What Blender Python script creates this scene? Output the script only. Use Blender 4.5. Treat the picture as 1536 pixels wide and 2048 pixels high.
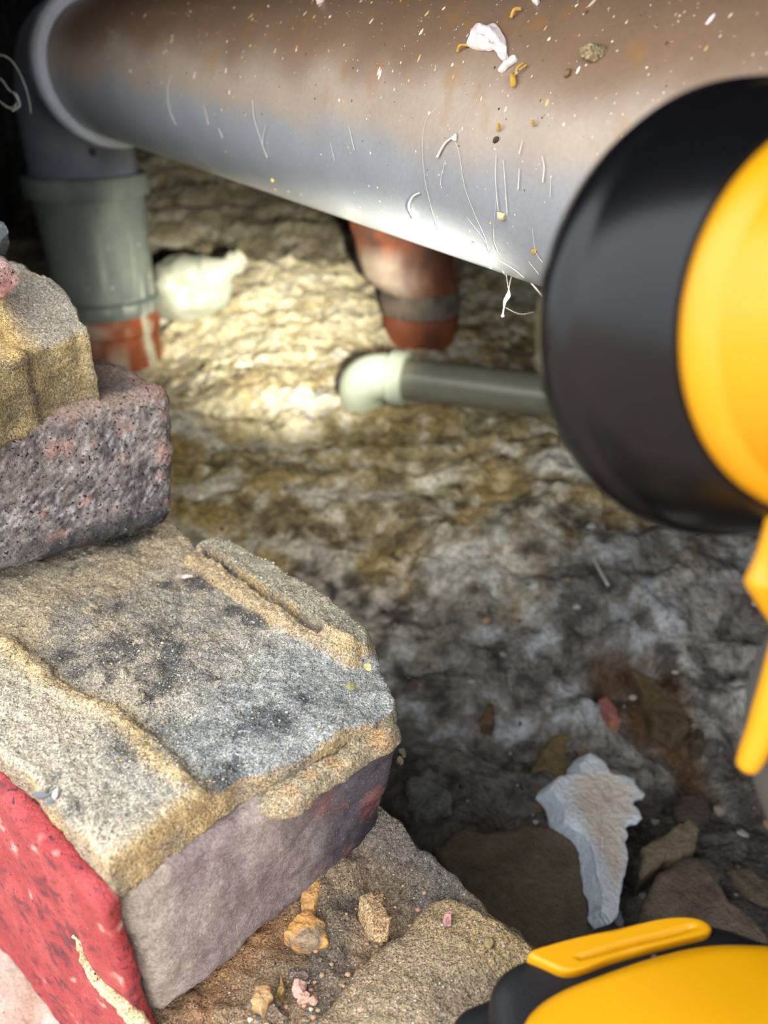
import bpy, math, random
import numpy as np
from mathutils import Vector

random.seed(7)
rng = np.random.default_rng(7)
sc = bpy.context.scene
for o in list(bpy.data.objects):
    bpy.data.objects.remove(o)

# ------------------------------------------------------------------ camera, sky, exposure
CAMZ = 0.42                       # camera height over the lowest soil, metres
F = 1538.0                        # focal length in pixels of the 1536 x 2048 frame
PITCH = math.radians(30)
CP, SP = math.cos(PITCH), math.sin(PITCH)
cam_d = bpy.data.cameras.new('camera')
cam = bpy.data.objects.new('camera', cam_d)
sc.collection.objects.link(cam)
cam.location = (0, 0, CAMZ)
cam.rotation_euler = (math.pi / 2 - PITCH, 0, 0)
cam_d.sensor_fit = 'VERTICAL'
cam_d.sensor_height = 36.0
cam_d.lens = 36.0 * F / 2048.0
cam_d.clip_start = 0.01
cam_d.dof.use_dof = True
cam_d.dof.focus_distance = 0.285
cam_d.dof.aperture_fstop = 8.5
sc.camera = cam

world = bpy.data.worlds.new('overcast_sky')
sc.world = world
world.use_nodes = True
wn = world.node_tree.nodes
# overcast sky: brighter overhead than at the horizon
tcw, sep, mr, mx = (wn.new(n) for n in ('ShaderNodeTexCoord', 'ShaderNodeSeparateXYZ', 'ShaderNodeMapRange', 'ShaderNodeVectorMath'))
wl = world.node_tree.links
wl.new(tcw.outputs['Generated'], sep.inputs[0])
wl.new(sep.outputs['Z'], mr.inputs[0])
mr.inputs[1].default_value, mr.inputs[2].default_value = 0.0, 1.0
mr.inputs[3].default_value, mr.inputs[4].default_value = 0.62, 1.1
mx.operation = 'SCALE'
mx.inputs[0].default_value = (0.90, 0.95, 1.0)
wl.new(mr.outputs[0], mx.inputs['Scale'])
wl.new(mx.outputs[0], wn['Background'].inputs[0])
wn['Background'].inputs[1].default_value = 2.5
sc.view_settings.view_transform = 'Standard'
sc.view_settings.look = 'None'
sc.view_settings.exposure = 1.2
sc.view_settings.gamma = 1.0
sc.view_settings.use_curve_mapping = False
SPOT_HOT, SPOT_SPILL = 38.0, 1.6   # watts of the torch's two emitters

# ------------------------------------------------------------------ helpers
def ray(px, py):
    X = (px - 768.0) / F
    Y = (1024.0 - py) / F
    return np.array((X, CP + SP * Y, -SP + CP * Y))

def U(px, py, z):                 # where the sight line meets the level z (heights count from the camera)
    d = ray(px, py)
    k = z / d[2]
    return (d[0] * k, d[1] * k)

def UD(px, py, depth):            # point at a given depth
    return ray(px, py) * depth

WA = np.array((-0.756, 0.655)); WN = np.array((0.655, 0.756))
def W(a, b, z):                   # wall frame: a along the wall, b into the house
    p = (a + 0.144) * WA + (b + 0.051) * WN
    return (p[0], p[1], z)

def s2l(c):
    c = np.asarray(c, float) / 255.0
    return np.where(c <= 0.04045, c / 12.92, ((c + 0.055) / 1.055) ** 2.4)

def hashn(ix, iy, iz, k):
    h = (ix * 374761393 + iy * 668265263 + iz * 2147483647 + k * 1274126177) & 0xFFFFFFFF
    h = ((h ^ (h >> 13)) * 1274126177) & 0xFFFFFFFF
    h = ((h ^ (h >> 16)) * 2246822519) & 0xFFFFFFFF
    return ((h ^ (h >> 15)) & 0xFFFF) / 65535.0

def vnoise(p, k=0):               # value noise, -1..1
    i = np.floor(p).astype(np.int64)
    f = p - i
    f = f * f * f * (f * (f * 6 - 15) + 10)
    x, y, z = i[:, 0], i[:, 1], i[:, 2]
    r = 0
    for dx in (0, 1):
        wx = f[:, 0] if dx else 1 - f[:, 0]
        for dy in (0, 1):
            wy = f[:, 1] if dy else 1 - f[:, 1]
            for dz in (0, 1):
                wz = f[:, 2] if dz else 1 - f[:, 2]
                r = r + wx * wy * wz * hashn(x + dx, y + dy, z + dz, k)
    return r * 2 - 1

def fbm(p, freq, octaves=4, k=0, gain=0.5):
    p = np.asarray(p, float) * freq
    a, s, t = 1.0, 0.0, 0.0
    for o in range(octaves):
        s = s + a * vnoise(p + 17.3 * o, k + o)
        t += a
        a *= gain
        p = p * 2.03
    return s / t

def sst(a, b, x):
    t = np.clip((x - a) / (b - a), 0, 1)
    return t * t * (3 - 2 * t)

def mixc(a, b, t):
    return a + (b - a) * t[:, None]

def poly_sd(xy, poly):            # signed distance to a polygon, negative inside
    P = np.asarray(poly, float)
    d = np.full(len(xy), 1e9)
    ins = np.zeros(len(xy), bool)
    for i in range(len(P)):
        a, b = P[i], P[(i + 1) % len(P)]
        e = b - a
        w = xy - a
        t = np.clip((w @ e) / max(e @ e, 1e-12), 0, 1)
        q = w - t[:, None] * e
        d = np.minimum(d, (q * q).sum(1))
        c = (a[1] > xy[:, 1]) != (b[1] > xy[:, 1])
        den = (b[1] - a[1]) if abs(b[1] - a[1]) > 1e-12 else 1e-12
        ins ^= c & (xy[:, 0] < e[0] * (xy[:, 1] - a[1]) / den + a[0])
    d = np.sqrt(d)
    return np.where(ins, -d, d)

def line_d(xy, pts):              # distance to an open polyline
    P = np.asarray(pts, float)
    d = np.full(len(xy), 1e9)
    for a, b in zip(P[:-1], P[1:]):
        e = b - a
        w = xy - a
        t = np.clip((w @ e) / max(e @ e, 1e-12), 0, 1)
        q = w - t[:, None] * e
        d = np.minimum(d, (q * q).sum(1))
    return np.sqrt(d)

def PX(pts, z):
    return [U(x, y, z) for x, y in pts]

def tag(o, label=None, cat=None, group=None, kind=None):
    if label: o['label'] = label
    if cat: o['category'] = cat
    if group: o['group'] = group
    if kind: o['kind'] = kind
    return o

def empty(name, loc, label=None, cat=None, group=None, kind=None):
    o = bpy.data.objects.new(name, None)
    sc.collection.objects.link(o)
    o.location = (loc[0], loc[1], loc[2] + CAMZ)
    o.empty_display_size = 0.02
    return tag(o, label, cat, group, kind)

def mk(name, v, f, m, parent=None, disp=(), col=None, smooth=True, sharp=None, top=None):
    """one mesh object; v are camera-relative coordinates; disp = (amplitude, frequency, octaves, seed) along the normal"""
    v = np.asarray(v, float)
    me = bpy.data.meshes.new(name)
    me.from_pydata(v.tolist(), [], [list(q) for q in f])
    me.update()
    n = len(v)
    co = v.copy()
    if disp:
        no = np.zeros(n * 3)
        me.vertex_normals.foreach_get('vector', no)
        no = no.reshape(-1, 3)
        h = 0
        for a, fr, oc, k in disp:
            h = h + a * fbm(v, fr, oc, k)
        co = v + no * h[:, None]
        me.vertices.foreach_set('co', co.ravel())
        me.update()
    if col is not None:
        no = np.zeros(n * 3)
        me.vertex_normals.foreach_get('vector', no)
        c = np.ones((n, 4))
        c[:, :3] = np.clip(col(co, no.reshape(-1, 3)) if callable(col) else np.tile(s2l(col), (n, 1)), 0, 1)
        at = me.attributes.new('Col', 'FLOAT_COLOR', 'POINT')
        at.data.foreach_set('color', c.ravel())
    if parent is None:
        org = np.array(((co[:, 0].min() + co[:, 0].max()) / 2, (co[:, 1].min() + co[:, 1].max()) / 2, co[:, 2].min()))
    else:
        pl = parent
        org = np.zeros(3)
        while pl is not None:
            org += np.array(pl.location)
            pl = pl.parent
        org[2] -= CAMZ
    me.vertices.foreach_set('co', (co - org).ravel())
    if smooth:
        me.polygons.foreach_set('use_smooth', [True] * len(me.polygons))
        if sharp:
            me.set_sharp_from_angle(angle=math.radians(sharp))
    me.update()
    me.materials.append(m)
    o = bpy.data.objects.new(name, me)
    sc.collection.objects.link(o)
    if parent is None:
        o.location = (org[0], org[1], org[2] + CAMZ)
    else:
        o.parent = parent
    return o

def cube_grid(nx, ny, nz):        # welded surface grid of a box, coordinates -1..1
    idx, V, Fc = {}, [], []
    def vid(i, j, k):
        key = (i, j, k)
        if key not in idx:
            idx[key] = len(V)
            V.append((2 * i / nx - 1, 2 * j / ny - 1, 2 * k / nz - 1))
        return idx[key]
    for i in range(nx):
        for j in range(ny):
            Fc.append((vid(i, j, 0), vid(i, j + 1, 0), vid(i + 1, j + 1, 0), vid(i + 1, j, 0)))
            Fc.append((vid(i, j, nz), vid(i + 1, j, nz), vid(i + 1, j + 1, nz), vid(i, j + 1, nz)))
    for i in range(nx):
        for k in range(nz):
            Fc.append((vid(i, 0, k), vid(i + 1, 0, k), vid(i + 1, 0, k + 1), vid(i, 0, k + 1)))
            Fc.append((vid(i, ny, k), vid(i, ny, k + 1), vid(i + 1, ny, k + 1), vid(i + 1, ny, k)))
    for j in range(ny):
        for k in range(nz):
            Fc.append((vid(0, j, k), vid(0, j, k + 1), vid(0, j + 1, k + 1), vid(0, j + 1, k)))
            Fc.append((vid(nx, j, k), vid(nx, j + 1, k), vid(nx, j + 1, k + 1), vid(nx, j, k + 1)))
    return np.array(V), Fc

def hexa(name, c8, m, parent=None, step=0.002, rnd=0.004, **kw):
    """rounded block from eight corners, order (---,+--,++-,-+-,--+,+-+,+++,-++)"""
    C = np.array(c8, float)
    L = [np.linalg.norm(C[1] - C[0]), np.linalg.norm(C[3] - C[0]), np.linalg.norm(C[4] - C[0])]
    N = [max(3, int(round(l / step))) for l in L]
    p, f = cube_grid(*N)
    h = np.array(L) / 2
    q = p * h
    inner = np.maximum(h - rnd, h * 0.3)
    cl = np.clip(q, -inner, inner)
    d = q - cl
    ln = np.linalg.norm(d, axis=1)
    r = h - inner
    u = d / r
    un = np.linalg.norm(u, axis=1)
    mx = np.abs(u).max(1)
    sc_ = np.where(un > 1e-9, mx / np.maximum(un, 1e-9), 1)
    q = cl + d * sc_[:, None]
    t = (q / h + 1) / 2
    x, y, z = t[:, 0:1], t[:, 1:2], t[:, 2:3]
    v = ((1 - z) * ((1 - y) * ((1 - x) * C[0] + x * C[1]) + y * ((1 - x) * C[3] + x * C[2])) +
         z * ((1 - y) * ((1 - x) * C[4] + x * C[5]) + y * ((1 - x) * C[7] + x * C[6])))
    return mk(name, v, f, m, parent, **kw)

def resample(pts, n, smooth):
    P = np.asarray(pts, float)
    if smooth:
        Q = []
        k = len(P)
        for i in range(k):
            p0, p1, p2, p3 = P[i - 1], P[i], P[(i + 1) % k], P[(i + 2) % k]
            for t in np.linspace(0, 1, 12, endpoint=False):
                Q.append(0.5 * (2 * p1 + (p2 - p0) * t + (2 * p0 - 5 * p1 + 4 * p2 - p3) * t * t + (3 * p1 - p0 - 3 * p2 + p3) * t ** 3))
        P = np.array(Q)
    C = np.vstack([P, P[:1]])
    s = np.concatenate([[0], np.cumsum(np.linalg.norm(np.diff(C, axis=0), axis=1))])
    t = np.linspace(0, s[-1], n, endpoint=False)
    return np.stack([np.interp(t, s, C[:, 0]), np.interp(t, s, C[:, 1])], 1)

def slab(name, outline, zt, zb, m, parent=None, n=140, rings=20, side=6, edge=0.003, topfn=None, smooth_outline=True,
         center=None, skew=(0, 0), spread=1.0, rough=0.0, **kw):
    """block with a free outline: rounded top edge, sides, underside"""
    o = resample(outline, n, smooth_outline)
    if np.sum(o[:, 0] * np.roll(o[:, 1], -1) - np.roll(o[:, 0], -1) * o[:, 1]) < 0:
        o = o[::-1]
    c = np.asarray(center, float) if center is not None else o.mean(0)
    if rough:
        nz = fbm(np.c_[o, np.zeros(n)], 1 / (rough * 5), 3, 5)
        dr = o - c
        o = o + dr / np.linalg.norm(dr, axis=1)[:, None] * (nz * rough)[:, None]
    R = np.linalg.norm(o - c, axis=1)[:, None]
    R_in = np.minimum(edge / R, 0.5)
    layers = []
    for s in np.linspace(0, 1, rings + 1)[1:]:
        layers.append((c + (o - c) * s * (1 - R_in), zt))
    for a in np.linspace(0, math.pi / 2, 5)[1:]:
        layers.append((c + (o - c) * (1 - R_in * (1 - math.sin(a))), zt - edge * (1 - math.cos(a))))
    sk = np.asarray(skew, float)
    z0 = zt - edge
    for s in np.linspace(0, 1, side + 1)[1:]:
        layers.append((c + (o - c) * (1 + (spread - 1) * s) + sk * s, z0 + (zb - z0) * s))
    V = [np.array([[c[0], c[1], zt]])]
    for xy, z in layers:
        V.append(np.c_[xy, np.full(n, z)])
    V.append(np.array([[c[0] + sk[0], c[1] + sk[1], zb]]))
    V = np.vstack(V)
    if topfn is not None:
        g = topfn(V[:, :2])
        wgt = np.clip((V[:, 2] - zb) / max(zt - zb, 1e-9), 0, 1)
        V[:, 2] += g * wgt
    Fc = [(0, 1 + i, 1 + (i + 1) % n) for i in range(n)]
    for k in range(len(layers) - 1):
        a, b = 1 + k * n, 1 + (k + 1) * n
        for i in range(n):
            j = (i + 1) % n
            Fc.append((a + i, b + i, b + j, a + j))
    a, last = 1 + (len(layers) - 1) * n, len(V) - 1
    Fc += [(last, a + (i + 1) % n, a + i) for i in range(n)]
    return mk(name, V, Fc, m, parent, **kw)

def sweep_vf(pts, rad, n=16, cap=True, flat=None):
    P = np.asarray(pts, float)
    R = np.broadcast_to(np.asarray(rad, float), (len(P),))
    T = np.gradient(P, axis=0)
    T /= np.linalg.norm(T, axis=1)[:, None]
    ref = np.array((0, 0, 1.0)) if abs(T[0][2]) < 0.9 else np.array((0, 1.0, 0))
    x = np.cross(ref, T[0]); x /= np.linalg.norm(x)
    V = []
    ang = np.linspace(0, 2 * math.pi, n, endpoint=False)
    for p, t, r in zip(P, T, R):
        x = x - t * (x @ t); x /= np.linalg.norm(x)
        y = np.cross(t, x)
        fy = flat if flat else 1.0
        V.append(p + r * (np.cos(ang)[:, None] * x + fy * np.sin(ang)[:, None] * y))
    V = np.vstack(V)
    Fc = []
    for k in range(len(P) - 1):
        for i in range(n):
            j = (i + 1) % n
            Fc.append((k * n + i, k * n + j, (k + 1) * n + j, (k + 1) * n + i))
    if cap:
        a = len(V); V = np.vstack([V, P[:1], P[-1:]])
        Fc += [(a, (i + 1) % n, i) for i in range(n)]
        b = (len(P) - 1) * n
        Fc += [(a + 1, b + i, b + (i + 1) % n) for i in range(n)]
    return V, Fc

def sweep(name, pts, rad, m, parent=None, n=16, cap=True, flat=None, **kw):
    V, Fc = sweep_vf(pts, rad, n, cap, flat)
    return mk(name, V, Fc, m, parent, **kw)

def spline(pts, k=10):
    P = np.asarray(pts, float)
    Q = []
    for i in range(len(P) - 1):
        p1, p2 = P[i], P[i + 1]
        p0 = P[i - 1] if i else 2 * p1 - p2
        p3 = P[i + 2] if i + 2 < len(P) else 2 * p2 - p1
        for t in np.linspace(0, 1, k, endpoint=False):
            Q.append(0.5 * (2 * p1 + (p2 - p0) * t + (2 * p0 - 5 * p1 + 4 * p2 - p3) * t * t + (3 * p1 - p0 - 3 * p2 + p3) * t ** 3))
    Q.append(P[-1])
    return np.array(Q)

def lathe(name, org, axis, prof, m, parent=None, n=72, **kw):
    ax = np.asarray(axis, float); ax /= np.linalg.norm(ax)
    ref = np.array((0, 0, 1.0)) if abs(ax[2]) < 0.9 else np.array((0, 1.0, 0))
    x = np.cross(ref, ax); x /= np.linalg.norm(x)
    y = np.cross(ax, x)
    ang = np.linspace(0, 2 * math.pi, n, endpoint=False)
    V = []
    for s, r in prof:
        V.append(np.asarray(org) + ax * s + max(r, 1e-5) * (np.cos(ang)[:, None] * x + np.sin(ang)[:, None] * y))
    V = np.vstack(V)
    Fc = []
    for k in range(len(prof) - 1):
        for i in range(n):
            j = (i + 1) % n
            Fc.append((k * n + i, k * n + j, (k + 1) * n + j, (k + 1) * n + i))
    kw.setdefault('sharp', 35)
    return mk(name, V, Fc, m, parent, **kw)

_ico = None
def ico(sub=3):
    import bmesh
    bm = bmesh.new()
    bmesh.ops.create_icosphere(bm, subdivisions=sub, radius=1)
    v = np.array([x.co[:] for x in bm.verts]); f = [[q.index for q in p.verts] for p in bm.faces]
    bm.free()
    return v, f
ICO = {s: ico(s) for s in (1, 2, 3, 4)}

def stone_vf(c, size, sub=3, seed=0, facet=0.6, rz=0.0, tilt=(0, 0)):
    """angular stone: a sphere cut by random planes"""
    r = np.random.default_rng(seed)
    v, f = ICO[sub]
    v = v.copy()
    for _ in range(9):
        nrm = r.normal(size=3); nrm /= np.linalg.norm(nrm)
        d = v @ nrm
        lim = facet + r.uniform(-0.12, 0.2)
        over = d > lim
        v[over] -= np.outer(d[over] - lim, nrm)
    v *= np.asarray(size)
    for ax_, an in ((0, tilt[0]), (1, tilt[1]), (2, rz)):
        cs, sn = math.cos(an), math.sin(an)
        i, j = [(1, 2), (2, 0), (0, 1)][ax_]
        vi, vj = v[:, i].copy(), v[:, j].copy()
        v[:, i] = cs * vi - sn * vj; v[:, j] = sn * vi + cs * vj
    return v + np.asarray(c), f

def stone(name, c, size, m, seed=0, sub=4, parent=None, facet=0.6, rz=0.0, tilt=(0, 0), disp=None, **kw):
    v, f = stone_vf(c, size, sub, seed, facet, rz, tilt)
    s = min(size)
    return mk(name, v, f, m, parent, disp=disp if disp is not None else ((s * 0.13, 0.9 / s, 3, seed), (s * 0.05, 4 / s, 2, seed)), **kw)

# ------------------------------------------------------------------ materials
def mat(name, base=(128, 128, 128), attr=False, rough=0.85, spec=0.3, grain=(), specks=(), bump=None, emis=None, coat=0.0, sss=0.0, alpha=None):
    m = bpy.data.materials.new(name)
    m.use_nodes = True
    nt = m.node_tree; N, Lk = nt.nodes, nt.links
    b = N['Principled BSDF']
    b.inputs['Roughness'].default_value = rough
    b.inputs['Specular IOR Level'].default_value = spec
    b.inputs['Coat Weight'].default_value = coat
    if sss:
        b.inputs['Subsurface Weight'].default_value = sss
        b.inputs['Subsurface Radius'].default_value = (0.004, 0.004, 0.003)
        b.inputs['Subsurface Scale'].default_value = 1.0
    tc = N.new('ShaderNodeTexCoord')
    if attr:
        a = N.new('ShaderNodeAttribute'); a.attribute_name = 'Col'
        out = a.outputs['Color']
    else:
        a = N.new('ShaderNodeRGB'); a.outputs[0].default_value = (*s2l(base), 1)
        out = a.outputs[0]
    for sca, amt in grain:
        n = N.new('ShaderNodeTexNoise'); n.inputs['Scale'].default_value = sca; n.inputs['Detail'].default_value = 3
        Lk.new(tc.outputs['Object'], n.inputs['Vector'])
        r = N.new('ShaderNodeMapRange'); r.inputs[1].default_value = 0.28; r.inputs[2].default_value = 0.72
        r.inputs[3].default_value = 1 - amt; r.inputs[4].default_value = 1 + amt
        Lk.new(n.outputs['Fac'], r.inputs[0])
        v = N.new('ShaderNodeVectorMath'); v.operation = 'SCALE'
        Lk.new(out, v.inputs[0]); Lk.new(r.outputs[0], v.inputs['Scale'])
        out = v.outputs[0]
    for sca, lo, c in specks:     # specks of another colour where the noise peaks
        n = N.new('ShaderNodeTexNoise'); n.inputs['Scale'].default_value = sca; n.inputs['Detail'].default_value = 2
        mp = N.new('ShaderNodeMapping'); mp.inputs['Location'].default_value = (sca * 0.013, lo * 3.1, 0.37)
        Lk.new(tc.outputs['Object'], mp.inputs['Vector']); Lk.new(mp.outputs[0], n.inputs['Vector'])
        r = N.new('ShaderNodeMapRange'); r.inputs[1].default_value = lo; r.inputs[2].default_value = lo + 0.05
        Lk.new(n.outputs['Fac'], r.inputs[0])
        x = N.new('ShaderNodeMix'); x.data_type = 'RGBA'
        Lk.new(r.outputs[0], x.inputs[0]); Lk.new(out, x.inputs[6]); x.inputs[7].default_value = (*s2l(c), 1)
        out = x.outputs[2]
    Lk.new(out, b.inputs['Base Color'])
    if bump:
        h = None
        for sca, dist in bump:
            n = N.new('ShaderNodeTexNoise'); n.inputs['Scale'].default_value = sca; n.inputs['Detail'].default_value = 4
            Lk.new(tc.outputs['Object'], n.inputs['Vector'])
            bp = N.new('ShaderNodeBump'); bp.inputs['Distance'].default_value = dist; bp.inputs['Strength'].default_value = 0.9
            Lk.new(n.outputs['Fac'], bp.inputs['Height'])
            if h is not None: Lk.new(h, bp.inputs['Normal'])
            h = bp.outputs[0]
        Lk.new(h, b.inputs['Normal'])
    if emis:
        b.inputs['Emission Color'].default_value = (*s2l(emis[0]), 1)
        b.inputs['Emission Strength'].default_value = emis[1]
    return m

M_MORTAR = mat('sandy_mortar', attr=True, rough=0.95, spec=0.15, grain=((300, 0.12), (750, 0.30), (1500, 0.50)),
               specks=((1300, 0.66, (236, 230, 216)), (1100, 0.66, (52, 52, 56))), bump=((700, 0.0020), (1500, 0.0014)))
M_BRICK = mat('weathered_brick', attr=True, rough=0.95, spec=0.15, grain=((260, 0.22), (900, 0.35)),
              specks=((900, 0.69, (190, 182, 176)), (700, 0.62, (38, 34, 38))), bump=((700, 0.0014), (2000, 0.0006)))
M_SMOOTHBRICK = mat('worn_purple_brick', attr=True, rough=0.9, spec=0.2, grain=((300, 0.2), (900, 0.3)),
                    specks=((1500, 0.70, (205, 196, 190)),), bump=((1100, 0.0006),))
M_PAINT = mat('red_masonry_paint', attr=True, rough=0.62, spec=0.35, grain=((220, 0.12), (900, 0.14)),
              specks=((520, 0.64, (70, 20, 32)), (850, 0.74, (226, 190, 180))), bump=((330, 0.0018), (1300, 0.0010)))
M_SOIL = mat('dry_soil', attr=True, rough=0.95, spec=0.15, grain=((60, 0.22), (240, 0.3)),
             specks=((150, 0.70, (40, 36, 32)),), bump=((130, 0.006), (420, 0.003)))
M_STONE = mat('rubble_stone', attr=True, rough=0.95, spec=0.15, grain=((250, 0.18), (900, 0.2)), bump=((500, 0.0016),))
M_PIPE = mat('grey_pipe_plastic', attr=True, rough=0.38, spec=0.42, grain=((35, 0.07), (500, 0.06)), bump=((900, 0.00008),))
M_COUPLING = mat('dull_grey_plastic', attr=True, rough=0.6, spec=0.3, grain=((60, 0.08), (400, 0.08)),
                 specks=((90, 0.70, (190, 192, 180)),))
M_CLAY = mat('terracotta', attr=True, rough=0.8, spec=0.25, grain=((60, 0.14), (300, 0.12)), bump=((200, 0.001),))
M_WHITEPL = mat('white_plastic', base=(184, 192, 172), rough=0.45, spec=0.4, grain=((80, 0.06),))
M_WASTE = mat('grey_waste_plastic', base=(112, 110, 96), rough=0.32, spec=0.5, grain=((90, 0.1),))
M_BOTTLE = mat('translucent_plastic', attr=True, rough=0.4, spec=0.4, sss=0.4)
M_FOAM = mat('plaster_foam', attr=True, rough=0.9, spec=0.2, grain=((300, 0.1), (900, 0.12)), bump=((450, 0.0016),))
M_FLAKE = mat('flake', attr=True, rough=0.85, spec=0.2, grain=((700, 0.1),))
M_WEB = mat('cobweb_silk', base=(225, 222, 212), rough=0.7, spec=0.2)
M_BLACK = mat('black_rubber', base=(8, 9, 12), rough=0.26, spec=0.26, grain=((300, 0.1),))
M_BLACKM = mat('black_matt_plastic', base=(17, 18, 20), rough=0.5, spec=0.35, grain=((500, 0.12),), bump=((2500, 0.0002),))
M_YELLOW = mat('yellow_plastic', base=(192, 134, 2), rough=0.38, spec=0.4, grain=((60, 0.02),))
M_GREY = mat('grey_grip', base=(72, 71, 67), rough=0.6, spec=0.3)
M_LENS = mat('clear_lens', base=(235, 235, 225), rough=0.2, spec=0.5)
M_WALLIN = mat('dark_old_brickwork', attr=True, rough=0.95, spec=0.1, grain=((20, 0.3), (90, 0.3)), bump=((60, 0.006),))
M_WOOD = mat('old_joist_timber', base=(70, 54, 40), rough=0.9, spec=0.15, grain=((30, 0.3),))
M_STRAW = mat('straw', base=(200, 160, 70), rough=0.8, spec=0.2, grain=((600, 0.2),))
M_PAVING = mat('pale_paving', attr=True, rough=0.95, spec=0.15, grain=((120, 0.12), (900, 0.2)),
               specks=((260, 0.72, (120, 84, 60)),), bump=((300, 0.0014),))

# ------------------------------------------------------------------ the setting: soil floor
def base_ground(x, y):
    z = -0.395 + 0.105 * sst(0.26, 0.78, y)
    z = z + 0.13 * sst(0.90, 2.1, y) + 0.030 * sst(0.92, 1.20, y) - 0.02 * sst(0.2, 0.6, x) * sst(0.3, 0.5, y)
    z = z - 0.013 * np.exp(-(((x + 0.10) / 0.12) ** 2 + ((y - 0.72) / 0.07) ** 2)) + 0.012 * np.exp(-(((x + 0.14) / 0.14) ** 2 + ((y - 1.0) / 0.10) ** 2))
    # shoulder that catches the daylight, and the hollow in front of it
    z = z + 0.022 * np.exp(-(((x - 0.10) / 0.16) ** 2 + ((y - 0.50) / 0.07) ** 2))
    z = z - 0.035 * np.exp(-(((x + 0.30) / 0.10) ** 2 + ((y - 0.86) / 0.12) ** 2))
    z = z - 0.016 * np.exp(-(((x - 0.19) / 0.06) ** 2 + ((y - 0.33) / 0.03) ** 2))
    return z

xs = np.concatenate([np.linspace(-1.15, -0.52, 60, endpoint=False), np.linspace(-0.52, 0.5, 400, endpoint=False), np.linspace(0.5, 1.15, 60)])
ys = np.concatenate([np.linspace(-0.75, 0.14, 50, endpoint=False), np.linspace(0.14, 1.15, 390, endpoint=False), np.linspace(1.15, 2.45, 70)])
gx, gy = np.meshgrid(xs, ys, indexing='ij')
gx, gy = gx.ravel(), gy.ravel()
keep3 = np.c_[gx, gy, np.zeros_like(gx)]
streak = np.c_[gx * 0.55, gy, np.zeros_like(gx)]
gz = base_ground(gx, gy)
gz += 0.016 * fbm(streak, 9, 3, 3) + 0.011 * (1 - 2 * np.abs(fbm(streak, 22, 3, 11))) + 0.006 * fbm(keep3, 60, 3, 21) + 0.0025 * fbm(keep3, 170, 2, 29)
def ground_z(x, y):
    return float(base_ground(np.array([x]), np.array([y]))[0])
nxs, nys = len(xs), len(ys)
inside = (np.c_[gx, gy] @ WN - 0.051) > 0.03
faces = []
ii = np.arange(nxs * nys).reshape(nxs, nys)
ok = inside.reshape(nxs, nys)
okf = ok[:-1, :-1] & ok[1:, :-1] & ok[1:, 1:] & ok[:-1, 1:]
fa = np.stack([ii[:-1, :-1][okf], ii[1:, :-1][okf], ii[1:, 1:][okf], ii[:-1, 1:][okf]], 1)
used = np.unique(fa)
remap = np.full(nxs * nys, -1); remap[used] = np.arange(len(used))
PIT = PX([(1185, 1320), (1290, 1325), (1360, 1360), (1420, 1460), (1450, 1530), (1400, 1540), (1340, 1470), (1250, 1440), (1190, 1390)], -0.37)
def soil_col(co, no):
    st = np.c_[co[:, 0] * 0.6, co[:, 1], co[:, 2]]
    n1, n2, n3 = fbm(st, 14, 4, 40), fbm(st, 34, 4, 41), fbm(co, 20, 3, 42)
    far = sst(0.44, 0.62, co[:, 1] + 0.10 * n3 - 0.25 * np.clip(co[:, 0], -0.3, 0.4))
    n5 = fbm(co, 75, 4, 44)
    nearc = mixc(np.tile(s2l((112, 105, 97)), (len(co), 1)), s2l((156, 147, 137)), sst(-0.1, 0.45, n1))
    nearc = mixc(nearc, s2l((174, 178, 180)), 0.7 * sst(-0.05, 0.4, n5 + 0.5 * n2) * sst(-0.35, 0.35, n3) * sst(0.29, 0.39, co[:, 1]))
    nearc = mixc(nearc, s2l((190, 182, 170)), 0.8 * sst(-0.25, 0.3, n5) * sst(0.13, 0.04, line_d(co[:, :2], PX([(640, 1110), (850, 1040), (1080, 920)], -0.325)) + 0.03 * n2))
    nearc = mixc(nearc, s2l((56, 52, 50)), 0.75 * sst(0.05, 0.4, -n5 - 0.4 * n2))
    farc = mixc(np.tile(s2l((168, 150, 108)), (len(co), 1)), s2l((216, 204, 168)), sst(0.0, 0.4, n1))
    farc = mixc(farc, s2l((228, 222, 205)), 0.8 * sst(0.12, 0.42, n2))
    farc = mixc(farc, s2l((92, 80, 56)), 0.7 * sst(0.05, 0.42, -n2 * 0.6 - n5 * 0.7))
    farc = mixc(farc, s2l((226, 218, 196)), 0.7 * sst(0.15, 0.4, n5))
    beam_spill = sst(1.1, 0.35, np.hypot((co[:, 0] + 0.145) / 0.20, (co[:, 1] - 0.98) / 0.22) + 0.35 * n3 + 0.2 * n2)  # paler soil where the torch beam lands, its brightness put into the colour
    lit_soil = mixc(np.tile(s2l((226, 216, 184)), (len(co), 1)), s2l((176, 160, 120)), sst(0.0, 0.45, n5 * 0.7 - n2 * 0.6))
    farc = mixc(farc, lit_soil, 0.85 * beam_spill)
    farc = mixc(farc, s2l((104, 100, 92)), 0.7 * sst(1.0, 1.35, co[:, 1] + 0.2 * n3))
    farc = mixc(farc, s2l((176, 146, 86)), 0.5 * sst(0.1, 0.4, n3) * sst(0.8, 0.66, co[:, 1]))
    nearc = mixc(nearc, s2l((58, 53, 48)), 0.6 * sst(0.37, 0.28, co[:, 1] + 0.06 * n3 - 0.1 * co[:, 0]))  # soil darkened near the wall, the wall's shade put into the colour
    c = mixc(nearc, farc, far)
    p = sst(0.006, -0.008, poly_sd(co[:, :2], PIT) + 0.006 * n2)
    return mixc(c, s2l((74, 50, 24)), 0.85 * p)
sd = poly_sd(np.c_[gx, gy], PIT)
gz -= 0.012 * sst(0.01, -0.015, sd)
floor = mk('floor', np.c_[gx, gy, gz][used], remap[fa].tolist(), M_SOIL, col=soil_col)
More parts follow.
